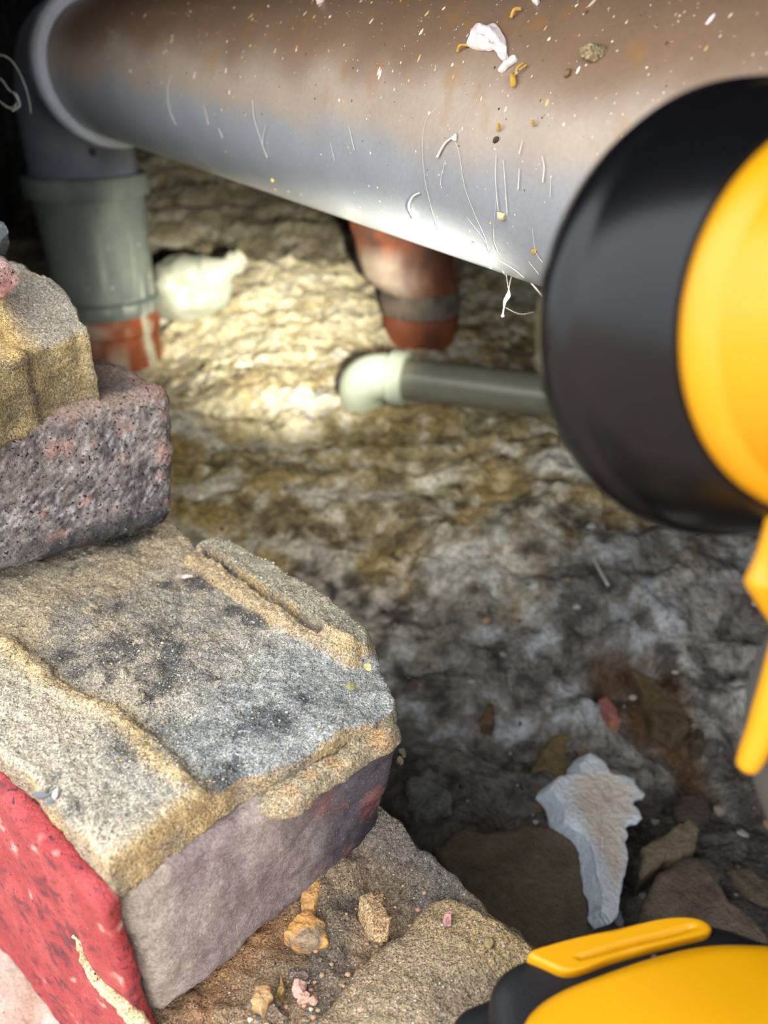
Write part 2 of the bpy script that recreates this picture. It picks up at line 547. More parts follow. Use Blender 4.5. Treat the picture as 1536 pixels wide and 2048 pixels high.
tag(floor, 'bare dry soil floor of the void under the house', kind='structure')

# outside paving at the foot of the wall
pv, pf = [], []
na, nb = 120, 70
for i in range(na + 1):
    for j in range(nb + 1):
        pv.append(W((i / na - 0.45) * (2.0 if 0 < i < na else 14.0), 0.05 - 0.75 * j / nb if j < nb else -6.0, -0.406))
pf = [(i * (nb + 1) + j, i * (nb + 1) + j + 1, (i + 1) * (nb + 1) + j + 1, (i + 1) * (nb + 1) + j) for i in range(na) for j in range(nb)]
pv = np.array(pv); pv[:, 2] += 0.006 * fbm(pv, 25, 3, 2)
pav = mk('ground', pv, [q[::-1] for q in pf], M_PAVING, col=lambda co, no: mixc(np.tile(s2l((178, 156, 142)), (len(co), 1)), s2l((154, 122, 104)), sst(0, 0.5, fbm(co, 40, 3, 8))))
tag(pav, 'pale dusty ground outside at the foot of the red wall', kind='structure')

# enclosing walls and the floor over the void
def plain(name, c8, m, label, colr, parent=None, step=0.03):
    o = hexa(name, c8, m, parent, step=step, rnd=0.004, disp=((0.008, 14, 3, 4),),
             col=lambda co, no: mixc(np.tile(s2l(colr), (len(co), 1)), s2l((60, 56, 52)), sst(0, 0.5, fbm(co, 9, 3, 6))))
    return tag(o, label, kind='structure')
def boxc(x0, x1, y0, y1, z0, z1):
    return [(x0, y0, z0), (x1, y0, z0), (x1, y1, z0), (x0, y1, z0), (x0, y0, z1), (x1, y0, z1), (x1, y1, z1), (x0, y1, z1)]
plain('wall_back', boxc(-1.2, 1.2, 2.4, 2.5, -0.42, 0.3), M_WALLIN, 'dark old rubble wall at the back of the void', (80, 74, 68))
plain('wall_left', [(-0.56, 0.68, -0.42), (-0.47, 0.68, -0.42), (-0.84, 2.4, -0.42), (-0.93, 2.4, -0.42), (-0.56, 0.68, 0.3), (-0.47, 0.68, 0.3), (-0.84, 2.4, 0.3), (-0.93, 2.4, 0.3)], M_WALLIN, 'dark old brick wall closing the void beside the elbow', (96, 100, 110))
plain('wall_right', boxc(1.1, 1.2, -0.75, 2.4, -0.42, 0.3), M_WALLIN, 'dark old brick wall closing the void at the other side', (74, 68, 64))
ceil_v = [W(1.3, 0.10, 0.27), W(-1.5, 0.10, 0.27), (1.2, 2.5, 0.27), (-1.2, 2.5, 0.27)]
cv = [np.array(p) for p in ceil_v]
c8 = [cv[0], cv[1], cv[2], cv[3]] + [p + np.array((0, 0, 0.03)) for p in cv]
plain('ceiling', c8, M_WOOD, 'timber floor boards closing the void from above', (70, 54, 40), step=0.06)

# ------------------------------------------------------------------ the broken brick wall
wall = empty('wall_front', W(0, 0.05, -0.42), 'broken stepped end of a half brick wall with mortar and red paint', kind='structure')

def wbox(a0, a1, b0, b1, z0, z1, skew=0.0):
    # skew slants the a0 end: a shifts by skew from b0 to b1
    return [W(a0, b0, z0), W(a1, b0, z0), W(a1, b1, z0), W(a0 + skew, b1, z0), W(a0, b0, z1), W(a1, b0, z1), W(a1, b1, z1), W(a0 + skew, b1, z1)]
def flip(c):                      # keep the right-handed order of hexa (x along a, y along b would be left-handed here)
    return [c[1], c[0], c[3], c[2], c[5], c[4], c[7], c[6]]

def plain_brick_col(co, no):
    n = fbm(co, 60, 3, 3)
    return mixc(np.tile(s2l((128, 92, 80)), (len(co), 1)), s2l((96, 78, 76)), sst(-0.2, 0.4, n))

# unseen and half-seen bricks that carry the rest of the wall
coarse = dict(step=0.012, rnd=0.004, disp=((0.002, 90, 3, 1),), col=plain_brick_col)
for (a0, a1, z0) in ((-0.62, -0.40, -0.50), (-0.39, -0.17, -0.50), (-0.16, 0.06, -0.50), (0.07, 0.29, -0.50), (0.30, 0.52, -0.50),
                     (-0.51, -0.29, -0.425), (-0.28, -0.06, -0.425), (-0.05, 0.17, -0.425), (0.18, 0.40, -0.425), (0.41, 0.63, -0.425),
                     (0.245, 0.465, -0.35), (0.475, 0.695, -0.35), (0.215, 0.43, -0.27), (0.44, 0.66, -0.27),
                     (0.40, 0.615, -0.195), (0.625, 0.84, -0.195), (0.33, 0.545, -0.08), (0.555, 0.77, -0.08), (0.40, 0.615, -0.005), (0.625, 0.84, -0.005),
                     (0.33, 0.545, 0.07), (0.555, 0.77, 0.07), (-0.82, -0.66, -0.35), (-0.82, -0.66, -0.275), (-0.82, -0.66, -0.20), (-0.82, -0.66, -0.125),
                     (-0.82, -0.66, -0.05), (-0.82, -0.66, 0.025), (-0.82, -0.66, 0.10)):
    hexa('brick', flip(wbox(a0, a1, 0.004, 0.100, z0, z0 + 0.066)), M_BRICK, wall, **coarse)
# stone lintel over the hole
hexa('lintel', flip(wbox(-0.95, 0.95, 0.0, 0.10, 0.175, 0.30)), M_BRICK, wall, step=0.02, rnd=0.005, disp=((0.002, 50, 2, 1),), col=(120, 112, 104))

# course under the ledge
ledge_col = lambda co, no: mixc(mixc(np.tile(s2l((150, 128, 98)), (len(co), 1)), s2l((118, 106, 94)), sst(-0.1, 0.4, fbm(co, 40, 3, 5))),
                                s2l((180, 136, 96)), 0.6 * sst(0.05, 0.45, fbm(co, 25, 3, 9)))
for a0, a1 in ((-0.205, 0.012), (0.022, 0.235), (-0.43, -0.215), (-0.655, -0.44)):
    hexa('brick', flip(wbox(a0, a1, 0.003, 0.101, -0.350, -0.284)), M_BRICK, wall, step=0.004, rnd=0.004, disp=((0.002, 90, 3, 1),), col=ledge_col)

# rough mortar bed strewn over the ledge (rubble trough beside the middle brick)
LZ = -0.272
trough = [W(0.055, 0.001, 0)[:2], W(0.055, 0.107, 0)[:2], W(-0.02, 0.108, 0)[:2], W(-0.10, 0.106, 0)[:2], W(-0.24, 0.104, 0)[:2],
          W(-0.24, 0.004, 0)[:2], W(-0.12, 0.0, 0)[:2], W(-0.02, -0.002, 0)[:2]]
def trough_top(xy):
    p = np.c_[xy, np.zeros(len(xy))]
    return 0.007 * np.exp(-(line_d(xy, PX([(640, 1770), (700, 1715), (770, 1660)], LZ)) / 0.012) ** 2) + 0.004 * fbm(p, 60, 4, 31) + 0.0025 * fbm(p, 170, 3, 33) + 0.006 * np.exp(-(line_d(xy, PX([(760, 1640), (830, 1700), (900, 1770)], LZ)) / 0.012) ** 2)
def trough_col(co, no):
    n, n2 = fbm(co, 50, 4, 35), fbm(co, 28, 3, 37)
    c = mixc(np.tile(s2l((158, 134, 106)), (len(co), 1)), s2l((122, 108, 94)), sst(-0.1, 0.4, n))
    c = mixc(c, s2l((186, 136, 92)), 0.75 * sst(0.012, -0.01, poly_sd(co[:, :2], PX([(330, 2060), (470, 1850), (560, 1780), (600, 1860), (480, 1960), (420, 2060)], LZ)) + 0.006 * n2))
    return mixc(c, s2l((120, 114, 110)), 0.7 * sst(0.03, 0.0, line_d(co[:, :2], PX([(740, 1660), (900, 1770)], LZ))))
slab('mortar_bed', trough, LZ, -0.283, M_MORTAR, wall, n=420, rings=90, side=4, edge=0.003, smooth_outline=False, topfn=trough_top, rough=0.002,
     disp=((0.0012, 260, 2, 2),), col=trough_col)
# the sandy slab of mortar on the ledge
SZ = -0.262
sandy = [U(560, 2095, SZ), U(596, 2044, SZ), U(650, 1985, SZ), U(714, 1912, SZ), U(755, 1880, SZ), U(800, 1850, SZ), U(835, 1808, SZ), U(865, 1780, SZ), U(905, 1785, SZ), U(950, 1810, SZ), U(1010, 1845, SZ), U(1075, 1893, SZ)]
sandy += [W(-0.235, 0.098, 0)[:2], W(-0.235, 0.008, 0)[:2], W(-0.12, 0.004, 0)[:2]]
def sandy_col(co, no):
    n = fbm(co, 45, 4, 51)
    c = mixc(np.tile(s2l((174, 152, 122)), (len(co), 1)), s2l((150, 132, 108)), sst(-0.2, 0.4, n))
    c = mixc(c, s2l((194, 164, 118)), 0.7 * sst(0.022, 0.006, line_d(co[:, :2], PX([(860, 1780), (1070, 1885)], SZ)) + 0.006 * n))
    return mixc(c, s2l((176, 150, 118)), 0.6 * sst(0.02, 0.0, line_d(co[:, :2], PX([(596, 2044), (714, 1912), (800, 1850), (850, 1790)], SZ))))
slab('mortar_slab', sandy, SZ, LZ - 0.003, M_MORTAR, wall, n=420, rings=90, side=5, edge=0.005, smooth_outline=False, rough=0.0025,
     topfn=lambda xy: 0.002 * fbm(np.c_[xy, np.zeros(len(xy))], 30, 3, 52) - 0.004 * sst(0.03, 0.0, line_d(xy, PX([(596, 2044), (714, 1912), (800, 1850), (850, 1790)], SZ))),
     disp=((0.0010, 320, 3, 53), (0.0005, 900, 2, 54)), col=sandy_col)

# middle brick with a worn purple end
def mid_col(co, no):
    n, n2 = fbm(co, 45, 4, 61), fbm(np.c_[co[:, 0] * 2, co[:, 1] * 2, co[:, 2] * 0.7], 60, 4, 62)
    b = co[:, :2] @ WN - 0.051
    c = mixc(np.tile(s2l((148, 134, 126)), (len(co), 1)), s2l((128, 112, 110)), sst(-0.2, 0.35, n2))
    c = mixc(c, s2l((160, 148, 134)), 0.7 * sst(0.03, 0.0, b))
    dark = sst(0.055, 0.085, b + 0.012 * n)
    c = mixc(c, mixc(np.tile(s2l((84, 76, 82)), (len(co), 1)), s2l((58, 50, 56)), sst(-0.1, 0.4, n2)), dark)
    return mixc(c, s2l((160, 96, 80)), 0.6 * sst(0.15, 0.45, n) * dark)
mc = flip(wbox(0.001, 0.215, 0.002, 0.104, -0.272, -0.203, skew=-0.021))
mc[2] = (mc[2][0] + WA[0] * 0.013, mc[2][1] + WA[1] * 0.013, mc[2][2])
hexa('brick', mc, M_SMOOTHBRICK, wall, step=0.0016, rnd=0.006,
     disp=((0.0030, 32, 3, 63), (0.0011, 170, 3, 64), (0.0004, 600, 2, 65)), col=mid_col)

# mortar bed on the middle brick
TZ = -0.192
bed = [U(222, 1742, TZ), U(100, 1620, TZ), U(0, 1510, TZ), W(0.14, 0.001, 0)[:2], W(0.215, 0.001, 0)[:2], W(0.215, 0.104, 0)[:2], U(345, 1042, TZ), U(395, 1092, TZ),
       U(440, 1086, TZ), U(530, 1128, TZ), U(640, 1188, TZ), U(735, 1258, TZ), U(758, 1300, TZ), U(785, 1360, TZ), U(793, 1395, TZ), U(745, 1432, TZ), U(690, 1452, TZ), U(640, 1490, TZ), U(560, 1530, TZ),
       U(480, 1560, TZ), U(412, 1592, TZ), U(330, 1660, TZ)]
PLATEAU = PX([(-200, 1180), (-60, 1260), (30, 1290), (75, 1320), (120, 1370), (175, 1392), (230, 1415), (300, 1480), (370, 1540), (418, 1598), (330, 1680), (200, 1800), (-100, 1640), (-250, 1400)], TZ)
STRIP = PX([(392, 1104), (445, 1086), (540, 1135), (640, 1195), (748, 1272), (738, 1302), (690, 1302), (600, 1240), (480, 1160)], TZ)
TAN = PX([(385, 1118), (450, 1160), (560, 1240), (700, 1306)], TZ)
GROOVE = PX([(412, 1108), (470, 1150), (560, 1215), (640, 1268)], TZ)
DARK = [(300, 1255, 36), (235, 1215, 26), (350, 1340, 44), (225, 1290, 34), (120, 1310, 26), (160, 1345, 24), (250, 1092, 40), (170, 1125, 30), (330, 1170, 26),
        (390, 1160, 26), (300, 1470, 28), (265, 1500, 30), (480, 1460, 22), (560, 1440, 26), (600, 1400, 18), (430, 1560, 24), (500, 1240, 22), (450, 1225, 18), (210, 1330, 26), (95, 1590, 14), (150, 1640, 20)]  # stains; the pair under the upper brick is its shadow, painted on
def bed_top(xy):
    p = np.c_[xy, np.zeros(len(xy))]
    n = fbm(p, 120, 3, 71)
    s = poly_sd(xy, PLATEAU) + 0.0016 * n
    h = 0.0032 * sst(0.0022, -0.0012, s) + 0.0016 * np.exp(-((s + 0.004) / 0.003) ** 2)
    q = poly_sd(xy, STRIP) + 0.0010 * n
    h = h + 0.0055 * sst(0.002, -0.002, q)
    t = line_d(xy, TAN)
    h = h + 0.0030 * sst(0.005, 0.002, t + 0.0012 * n)
    g = line_d(xy, GROOVE) + 0.0006 * n
    h = h - 0.0050 * sst(0.0022, 0.0008, g)
    c = line_d(xy, PX([(800, 1400), (720, 1330), (770, 1300)], TZ))
    h = h - 0.004 * sst(0.03, 0.0, c)
    return h + 0.0022 * fbm(p, 40, 3, 72) + 0.0010 * fbm(p, 150, 3, 73)
def bed_col(co, no):
    xy = co[:, :2]
    n, n2, n3 = fbm(co, 70, 4, 74), fbm(co, 180, 3, 75), fbm(co, 30, 3, 76)
    c = mixc(np.tile(s2l((182, 169, 150)), (len(co), 1)), s2l((198, 182, 158)), sst(-0.2, 0.4, n3))
    blue = sst(0.055, 0.01, line_d(xy, PX([(450, 1500), (620, 1420), (720, 1360)], TZ)) + 0.012 * n3)
    c = mixc(c, s2l((160, 166, 166)), 0.7 * blue)
    c = mixc(c, s2l((188, 164, 124)), 0.6 * sst(0.05, 0.0, line_d(xy, PX([(0, 1290), (150, 1180), (330, 1080)], TZ)) + 0.02 * n))
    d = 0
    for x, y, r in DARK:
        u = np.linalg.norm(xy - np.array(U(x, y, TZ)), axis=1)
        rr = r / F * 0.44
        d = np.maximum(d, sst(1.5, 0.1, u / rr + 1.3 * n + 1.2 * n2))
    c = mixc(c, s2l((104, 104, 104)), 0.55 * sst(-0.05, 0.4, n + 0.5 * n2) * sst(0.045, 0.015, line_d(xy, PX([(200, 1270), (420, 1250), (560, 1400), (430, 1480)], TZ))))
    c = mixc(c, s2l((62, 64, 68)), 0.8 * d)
    s = poly_sd(xy, PLATEAU)
    c = mixc(c, s2l((190, 178, 156)), 0.7 * sst(0.001, -0.004, s) * sst(0.3, -0.2, n3) * (1 - 0.7 * d))
    c = mixc(c, s2l((206, 176, 126)), 0.85 * np.exp(-((s + 0.003 + 0.004 * n) / 0.0045) ** 2))
    q = poly_sd(xy, STRIP)
    c = mixc(c, s2l((158, 150, 128)), 0.9 * sst(0.001, -0.001, q))
    t = line_d(xy, TAN)
    c = mixc(c, s2l((200, 172, 132)), 0.85 * sst(0.006, 0.003, t + 0.001 * n))
    c = mixc(c, s2l((70, 66, 62)), 0.8 * sst(0.0022, 0.001, line_d(xy, GROOVE)))
    side = sst(0.75, 0.35, no[:, 2])
    return mixc(c, mixc(np.tile(s2l((188, 160, 114)), (len(co), 1)), s2l((152, 136, 114)), sst(-0.2, 0.3, n)), 0.85 * side)
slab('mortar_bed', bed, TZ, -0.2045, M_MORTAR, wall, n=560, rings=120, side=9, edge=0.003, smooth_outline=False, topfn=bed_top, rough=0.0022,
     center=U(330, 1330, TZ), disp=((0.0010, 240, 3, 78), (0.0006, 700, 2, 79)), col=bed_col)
# crumbling lip of mortar on the brick's shoulder
LIPZ = -0.1995
lip = PX([(525, 1585), (560, 1552), (620, 1530), (670, 1490), (720, 1452), (775, 1425), (796, 1440), (790, 1475), (740, 1500), (690, 1545), (640, 1565), (590, 1605), (550, 1612)], LIPZ)
slab('mortar_lip', lip, LIPZ, LIPZ - 0.013, M_MORTAR, wall, n=220, rings=16, side=8, edge=0.006, rough=0.0028, skew=(-0.004, 0.006), disp=((0.0012, 200, 3, 80),),
     col=lambda co, no: mixc(np.tile(s2l((172, 156, 126)), (len(co), 1)), s2l((192, 156, 116)), sst(0.1, 0.5, fbm(co, 90, 3, 4))))

# upper brick, dark and gritty
def up_col(co, no):
    n, n2 = fbm(co, 55, 4, 81), fbm(co, 160, 3, 82)
    n4 = fbm(co, 620, 2, 86)
    c = mixc(np.tile(s2l((134, 124, 118)), (len(co), 1)), s2l((96, 88, 86)), sst(-0.25, 0.3, n))
    c = mixc(c, s2l((156, 140, 132)), 0.6 * sst(0.05, 0.4, n2))
    c = mixc(c, s2l((186, 136, 118)), 0.5 * sst(0.3, 0.5, n2))
    c = mixc(c, s2l((50, 46, 50)), 0.7 * sst(0.1, 0.5, n4))
    c = mixc(c, s2l((196, 190, 186)), 0.6 * sst(0.15, 0.5, -n4))
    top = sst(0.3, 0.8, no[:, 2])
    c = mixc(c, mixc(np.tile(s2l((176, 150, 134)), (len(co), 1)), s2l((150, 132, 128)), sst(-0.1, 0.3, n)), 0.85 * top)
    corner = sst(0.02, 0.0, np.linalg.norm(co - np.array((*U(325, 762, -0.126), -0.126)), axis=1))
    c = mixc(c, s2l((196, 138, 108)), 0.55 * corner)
    return mixc(c, s2l((40, 42, 46)), 0.8 * sst(-0.170, -0.180, co[:, 2] + 0.006 * n) * sst(0.02, 0.08, co[:, :2] @ WN - 0.051 + 0.02 * n2))  # shadow along the brick's foot, painted as a dark strip
z0, z1 = -0.186, -0.124
e = [U(366, 1048, z0), U(-160, 1212, z0)]
t = [U(346, 762, z1), U(-170, 912, z1)]
inn = np.array(WA) * 0.20
c8 = [(*e[1], z0), (*e[0], z0), (e[0][0] + inn[0], e[0][1] + inn[1], z0), (e[1][0] + inn[0], e[1][1] + inn[1], z0),
      (*t[1], z1), (*t[0], z1), (t[0][0] + inn[0], t[0][1] + inn[1], z1), (t[1][0] + inn[0], t[1][1] + inn[1], z1)]
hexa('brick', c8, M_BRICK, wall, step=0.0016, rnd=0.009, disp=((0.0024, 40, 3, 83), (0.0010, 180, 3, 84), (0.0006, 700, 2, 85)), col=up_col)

# pale yellow mortar block on the upper brick
KZ = -0.080
blk = PX([(178, 806), (0, 884), (-400, 1056)], -0.126) + PX([(-620, 560), (-420, 330), (-150, 425), (0, 512), (60, 538), (120, 564), (168, 596)], KZ)
BLKFRONT = PX([(120, 832), (-400, 1056)], -0.126)
def blk_col(co, no):
    n, n2 = fbm(co, 60, 4, 91), fbm(co, 200, 3, 92)
    c = mixc(np.tile(s2l((176, 158, 118)), (len(co), 1)), s2l((146, 132, 102)), sst(-0.2, 0.3, n))
    c = mixc(c, s2l((198, 172, 124)), 0.7 * sst(0.0, 0.35, n2))
    ridge = sst(0.016, 0.004, line_d(co[:, :2], PX([(-60, 590), (30, 610), (110, 655)], KZ)) + 0.003 * n)
    c = mixc(c, s2l((224, 186, 118)), 0.9 * ridge * sst(0.2, 0.7, no[:, 2]))
    crack = sst(0.0022, 0.0008, line_d(co[:, :2], PX([(-40, 600), (40, 625), (100, 655)], KZ)) + 0.0012 * n2)
    c = mixc(c, s2l((86, 74, 60)), 0.8 * crack)
    back = sst(0.012, 0.0, poly_sd(co[:, :2], PX([(170, 590), (90, 610), (0, 570), (-100, 500), (0, 480), (100, 540)], KZ)))
    return mixc(c, s2l((158, 150, 138)), 0.8 * back * sst(0.2, 0.7, no[:, 2]))
slab('mortar_block', blk, KZ, -0.128, M_MORTAR, wall, n=420, rings=60, side=26, edge=0.004, smooth_outline=False, rough=0.003, skew=(-0.001, 0.001),
     topfn=lambda xy: -0.017 * sst(0.042, 0.004, line_d(xy, BLKFRONT)) + 0.002 * fbm(np.c_[xy, xy[:, :1]], 90, 3, 3),
     disp=((0.0022, 70, 3, 93), (0.0013, 220, 3, 94), (0.0006, 700, 2, 95)), col=blk_col)

# red paint on the outer face
def red_col(co, no):
    s = np.c_[co[:, :2] @ WA * 1.0, co[:, 2] * 1.0, co[:, :2] @ WN]
    rot = np.c_[(s[:, 0] * 0.75 - s[:, 1] * 0.66) * 0.35, s[:, 0] * 0.66 + s[:, 1] * 0.75, s[:, 2]]
    n, n2 = fbm(rot, 110, 4, 101), fbm(co, 60, 3, 102)
    n3 = fbm(rot, 330, 3, 105)
    c = mixc(np.tile(s2l((150, 48, 50)), (len(co), 1)), s2l((162, 62, 62)), sst(-0.1, 0.4, n2))
    c = mixc(c, s2l((84, 24, 36)), 0.85 * sst(0.10, 0.5, n * 0.6 + 0.8 * n3))
    return mixc(c, s2l((226, 190, 172)), 0.6 * sst(0.56, 0.72, -n - 0.6 * n3))
hexa('paint_coat', flip(wbox(-0.001, 0.62, -0.0045, 0.0015, -0.401, -0.2005)), M_PAINT, wall, step=0.0022, rnd=0.0028,
     disp=((0.0022, 28, 3, 103), (0.0008, 150, 3, 104)), col=red_col)
# raised dribble of pale mortar along the red face
def UW(px, py, b):                # where the sight line meets a plane parallel to the wall's face
    d = ray(px, py)
    return d * ((0.051 + b) / (d[:2] @ WN))
rd = [UW(x, y, -0.0055) for x, y in ((146, 1870), (160, 1890), (172, 1925), (200, 1965), (240, 2005), (272, 2040), (300, 2080))]
sweep('mortar_dribble', spline(rd, 14), np.interp(np.linspace(0, 1, 85), [0, 0.2, 0.5, 1], [0.0006, 0.0011, 0.0017, 0.0030]), M_MORTAR, wall, n=14, flat=0.6,
      disp=((0.0012, 300, 3, 7),), col=(222, 196, 150))
# flakes of grey paint curling off the top edge of the red coat
for k, (px, py) in enumerate(((84, 1592), (98, 1604), (116, 1588))):
    x, y = U(px, py, -0.190)
    stone('paint_flake', (x, y, -0.190), (0.0035, 0.0016, 0.0028), M_FLAKE, seed=20 + k, sub=3, parent=wall, rz=k, tilt=(0.4 * k, 0.5), facet=0.35, col=(110, 114, 120) if k < 2 else (206, 208, 206))

# ------------------------------------------------------------------ rubble lying on the broken wall
def chip(name, px, py, z, size, colr, label, cat, seed, m=M_STONE, rz=0.0, facet=0.55, tilt=(0, 0), group=None, col2=None):
    x, y = U(px, py, z + size[2] * 0.6)
    f = (lambda co, no: mixc(np.tile(s2l(colr), (len(co), 1)), s2l(col2 or tuple(int(c * 0.8) for c in colr)), sst(-0.1, 0.3, fbm(co, 90, 3, seed))))
    o = stone(name, (x, y, z + size[2] * 0.62), size, m, seed=seed, sub=4, rz=rz, facet=facet, tilt=tilt, col=f)
    return tag(o, label, cat, group)

def prism_chip(name, pts, zt, zb, colr, label, cat, seed, edge=0.0015, m=M_STONE, col2=None, skew=(0, 0), amp=0.0006, tilt=None, spread=1.0, rough=0.0008):
    f = (lambda co, no: mixc(np.tile(s2l(colr), (len(co), 1)), s2l(col2 or tuple(int(c * 0.8) for c in colr)), sst(-0.1, 0.3, fbm(co, 120, 3, seed))))
    o = slab(name, PX(pts, zt), zt, zb, m, None, n=96, rings=10, side=6, edge=edge, smooth_outline=False, rough=rough, skew=skew, spread=spread,
             topfn=tilt, disp=((amp, 250, 3, seed), (amp * 0.4, 800, 2, seed)), col=f)
    return tag(o, label, cat)

prism_chip('mortar_crumb', [(720, 1790), (742, 1782), (752, 1788), (768, 1778), (772, 1810), (780, 1838), (768, 1845), (742, 1840), (728, 1815)], -0.2575, -0.265, (196, 164, 124),
           'square tan mortar crumb standing on the ledge, beside the sandy slab', 'crumb', 201, m=M_MORTAR, skew=(-0.001, -0.003), col2=(176, 140, 104))
prism_chip('brick_chip', [(568, 1862), (592, 1824), (625, 1818), (650, 1838), (656, 1876), (630, 1884), (596, 1880)], -0.264, -0.273, (206, 152, 88),
           'orange-tan wedge of stone, lower one of two against the purple brick', 'stone chip', 202, col2=(150, 128, 104), tilt=lambda xy: -0.004 * sst(-0.002, 0.012, xy[:, 0] - U(620, 1850, -0.259)[0]))
prism_chip('brick_chip', [(600, 1770), (606, 1728), (626, 1712), (644, 1728), (640, 1778), (630, 1812), (602, 1820)], -0.265, -0.273, (204, 156, 100),
           'tall orange-tan chip of stone leaning on the purple brick', 'stone chip', 203, col2=(170, 130, 92))
prism_chip('mortar_flake', [(690, 1682), (705, 1680), (714, 1690), (712, 1704), (700, 1698)], -0.267, -0.272, (150, 136, 108),
           'small flat buff mortar flake at the foot of the dark brick end', 'flake', 204, edge=0.001)
prism_chip('mortar_flake', [(752, 1690), (770, 1686), (778, 1698), (772, 1710), (758, 1704)], -0.266, -0.272, (140, 128, 112),
           'small grey mortar flake near the inner edge of the ledge', 'flake', 205, edge=0.001)
prism_chip('brick_flake', [(692, 1752), (702, 1742), (708, 1758), (700, 1764), (692, 1762)], -0.2675, -0.272, (206, 140, 138),
           'tiny pink brick flake behind the square tan crumb', 'flake', 206, edge=0.0008)
prism_chip('brick_flake', [(888, 1826), (898, 1816), (908, 1822), (904, 1836), (892, 1836)], -0.258, -0.264, (196, 150, 140),
           'tiny pink flake lying on the sandy mortar slab', 'flake', 207, edge=0.0008)
chip('mortar_crumb', 978, 1886, -0.262, (0.0018, 0.0022, 0.0018), (150, 128, 92), 'small brown crumb on the sandy slab near the black base', 'crumb', 208)
prism_chip('stone_sliver', [(552, 1982), (560, 1944), (566, 1950), (570, 1980), (562, 1992)], -0.267, -0.274, (186, 152, 92), 'thin upright yellow sliver of stone among the crumbs', 'stone chip', 209, edge=0.0008)
prism_chip('brick_chip', [(500, 2000), (512, 1968), (540, 1964), (545, 1990), (522, 2018)], -0.264, -0.274, (184, 148, 104), 'flat tan chip beside the thin yellow sliver', 'stone chip', 210)
chip('brick_crumb', 590, 1950, -0.2685, (0.0050, 0.0036, 0.0036), (156, 134, 118), 'lumpy brown-grey crumb behind the pink crumbs', 'crumb', 211, m=M_MORTAR)
chip('brick_crumb', 598, 1976, -0.2685, (0.0030, 0.0030, 0.0034), (218, 172, 156), 'pink brick crumb in front of the lumpy grey crumb', 'crumb', 212)
chip('brick_crumb', 608, 1998, -0.2685, (0.0024, 0.0022, 0.0024), (206, 160, 140), 'small pink crumb, second in the cluster of pink crumbs', 'crumb', 213)
chip('brick_crumb', 628, 1996, -0.2685, (0.0020, 0.0022, 0.0020), (182, 148, 128), 'small round brown-pink crumb at the end of the crumb cluster', 'crumb', 214)
chip('brick_crumb', 560, 2030, -0.2685, (0.0050, 0.0042, 0.0030), (160, 136, 112), 'brown mortar crumb nearest the bottom of the rubble trough', 'crumb', 215, m=M_MORTAR)
chip('brick_flake', 368, 1153, -0.190, (0.0042, 0.0022, 0.0014), (226, 198, 182), 'pale pink flake on the grey mortar bed, beside the raised strip', 'flake', 216)
chip('mortar_crumb', 735, 1334, -0.193, (0.0018, 0.0016, 0.0014), (196, 176, 120), 'yellow mortar crumb at the inner end of the mortar bed', 'crumb', 217)
chip('mortar_crumb', 702, 1372, -0.193, (0.0022, 0.0018, 0.0016), (176, 166, 116), 'olive mortar crumb near the rounded edge of the bed', 'crumb', 218)
# grit scattered over the ledge and the mortar bed
gv, gf, gc = [], [], []
def add_grit(c, s, colr, seed):
    v, f = stone_vf(c, s, 1, seed, 0.7)
    b = sum(len(x) for x in gv)
    gv.append(v); gf.extend([[i + b for i in q] for q in f]); gc.append(np.tile(s2l(colr), (len(v), 1)))
gcol = [(170, 148, 116), (120, 108, 98), (196, 150, 120), (206, 190, 160), (90, 84, 80)]
for k in range(420):
    a, b = rng.uniform(-0.10, -0.004), rng.uniform(0.012, 0.098)
    if a < -0.05 and rng.random() < 0.6: continue
    s = rng.uniform(0.0004, 0.0013)
    x, y, z = W(a - 0.015, b, LZ + s * 0.5)
    add_grit((x, y, z + float(trough_top(np.array([[x, y]]))[0])), (s, s * 0.8, s * 0.7), gcol[rng.integers(5)], k)
o = mk('grit', np.vstack(gv), gf, M_FLAKE, None, smooth=False, col=lambda co, no, C=np.vstack(gc): C)
tag(o, 'fine brick grit scattered in the trough of the ledge', 'grit', kind='stuff')
def sand(n_, poly, z_of, cols, label, smin, smax, z):
    global gv, gf, gc
    gv, gf, gc = [], [], []
    P = np.array(poly); lo, hi = P.min(0), P.max(0)
    xy = rng.uniform(lo, hi, size=(n_ * 4, 2))
    xy = xy[poly_sd(xy, poly) < -0.002][:n_]
    zz = z + z_of(xy)
    for k, (q, h) in enumerate(zip(xy, zz)):
        s_ = smin + (smax - smin) * rng.random() ** 3
        add_grit((q[0], q[1], h + s_ * 0.2), (s_, s_ * rng.uniform(0.6, 1), s_ * 0.8), cols[rng.integers(len(cols))], k)
    o_ = mk('sand', np.vstack(gv), gf, M_FLAKE, None, smooth=False, col=lambda co, no, C=np.vstack(gc): C)
    tag(o_, label, 'sand', kind='stuff')
SC = [(172, 162, 142), (150, 140, 126), (188, 178, 160), (126, 120, 114), (176, 154, 120), (98, 96, 96)]
sand(5200, [q for q in bed if q[0] > -0.2], bed_top, SC, 'loose sand grains on the grey mortar bed of the middle brick', 0.00025, 0.0007, TZ)
sand(3000, sandy, lambda xy: 0.002 * fbm(np.c_[xy, np.zeros(len(xy))], 30, 3, 52) - 0.004 * sst(0.03, 0.0, line_d(xy, PX([(596, 2044), (714, 1912), (800, 1850), (850, 1790)], SZ))), SC, 'loose sand grains on the sandy mortar slab of the ledge', 0.00025, 0.0007, SZ)
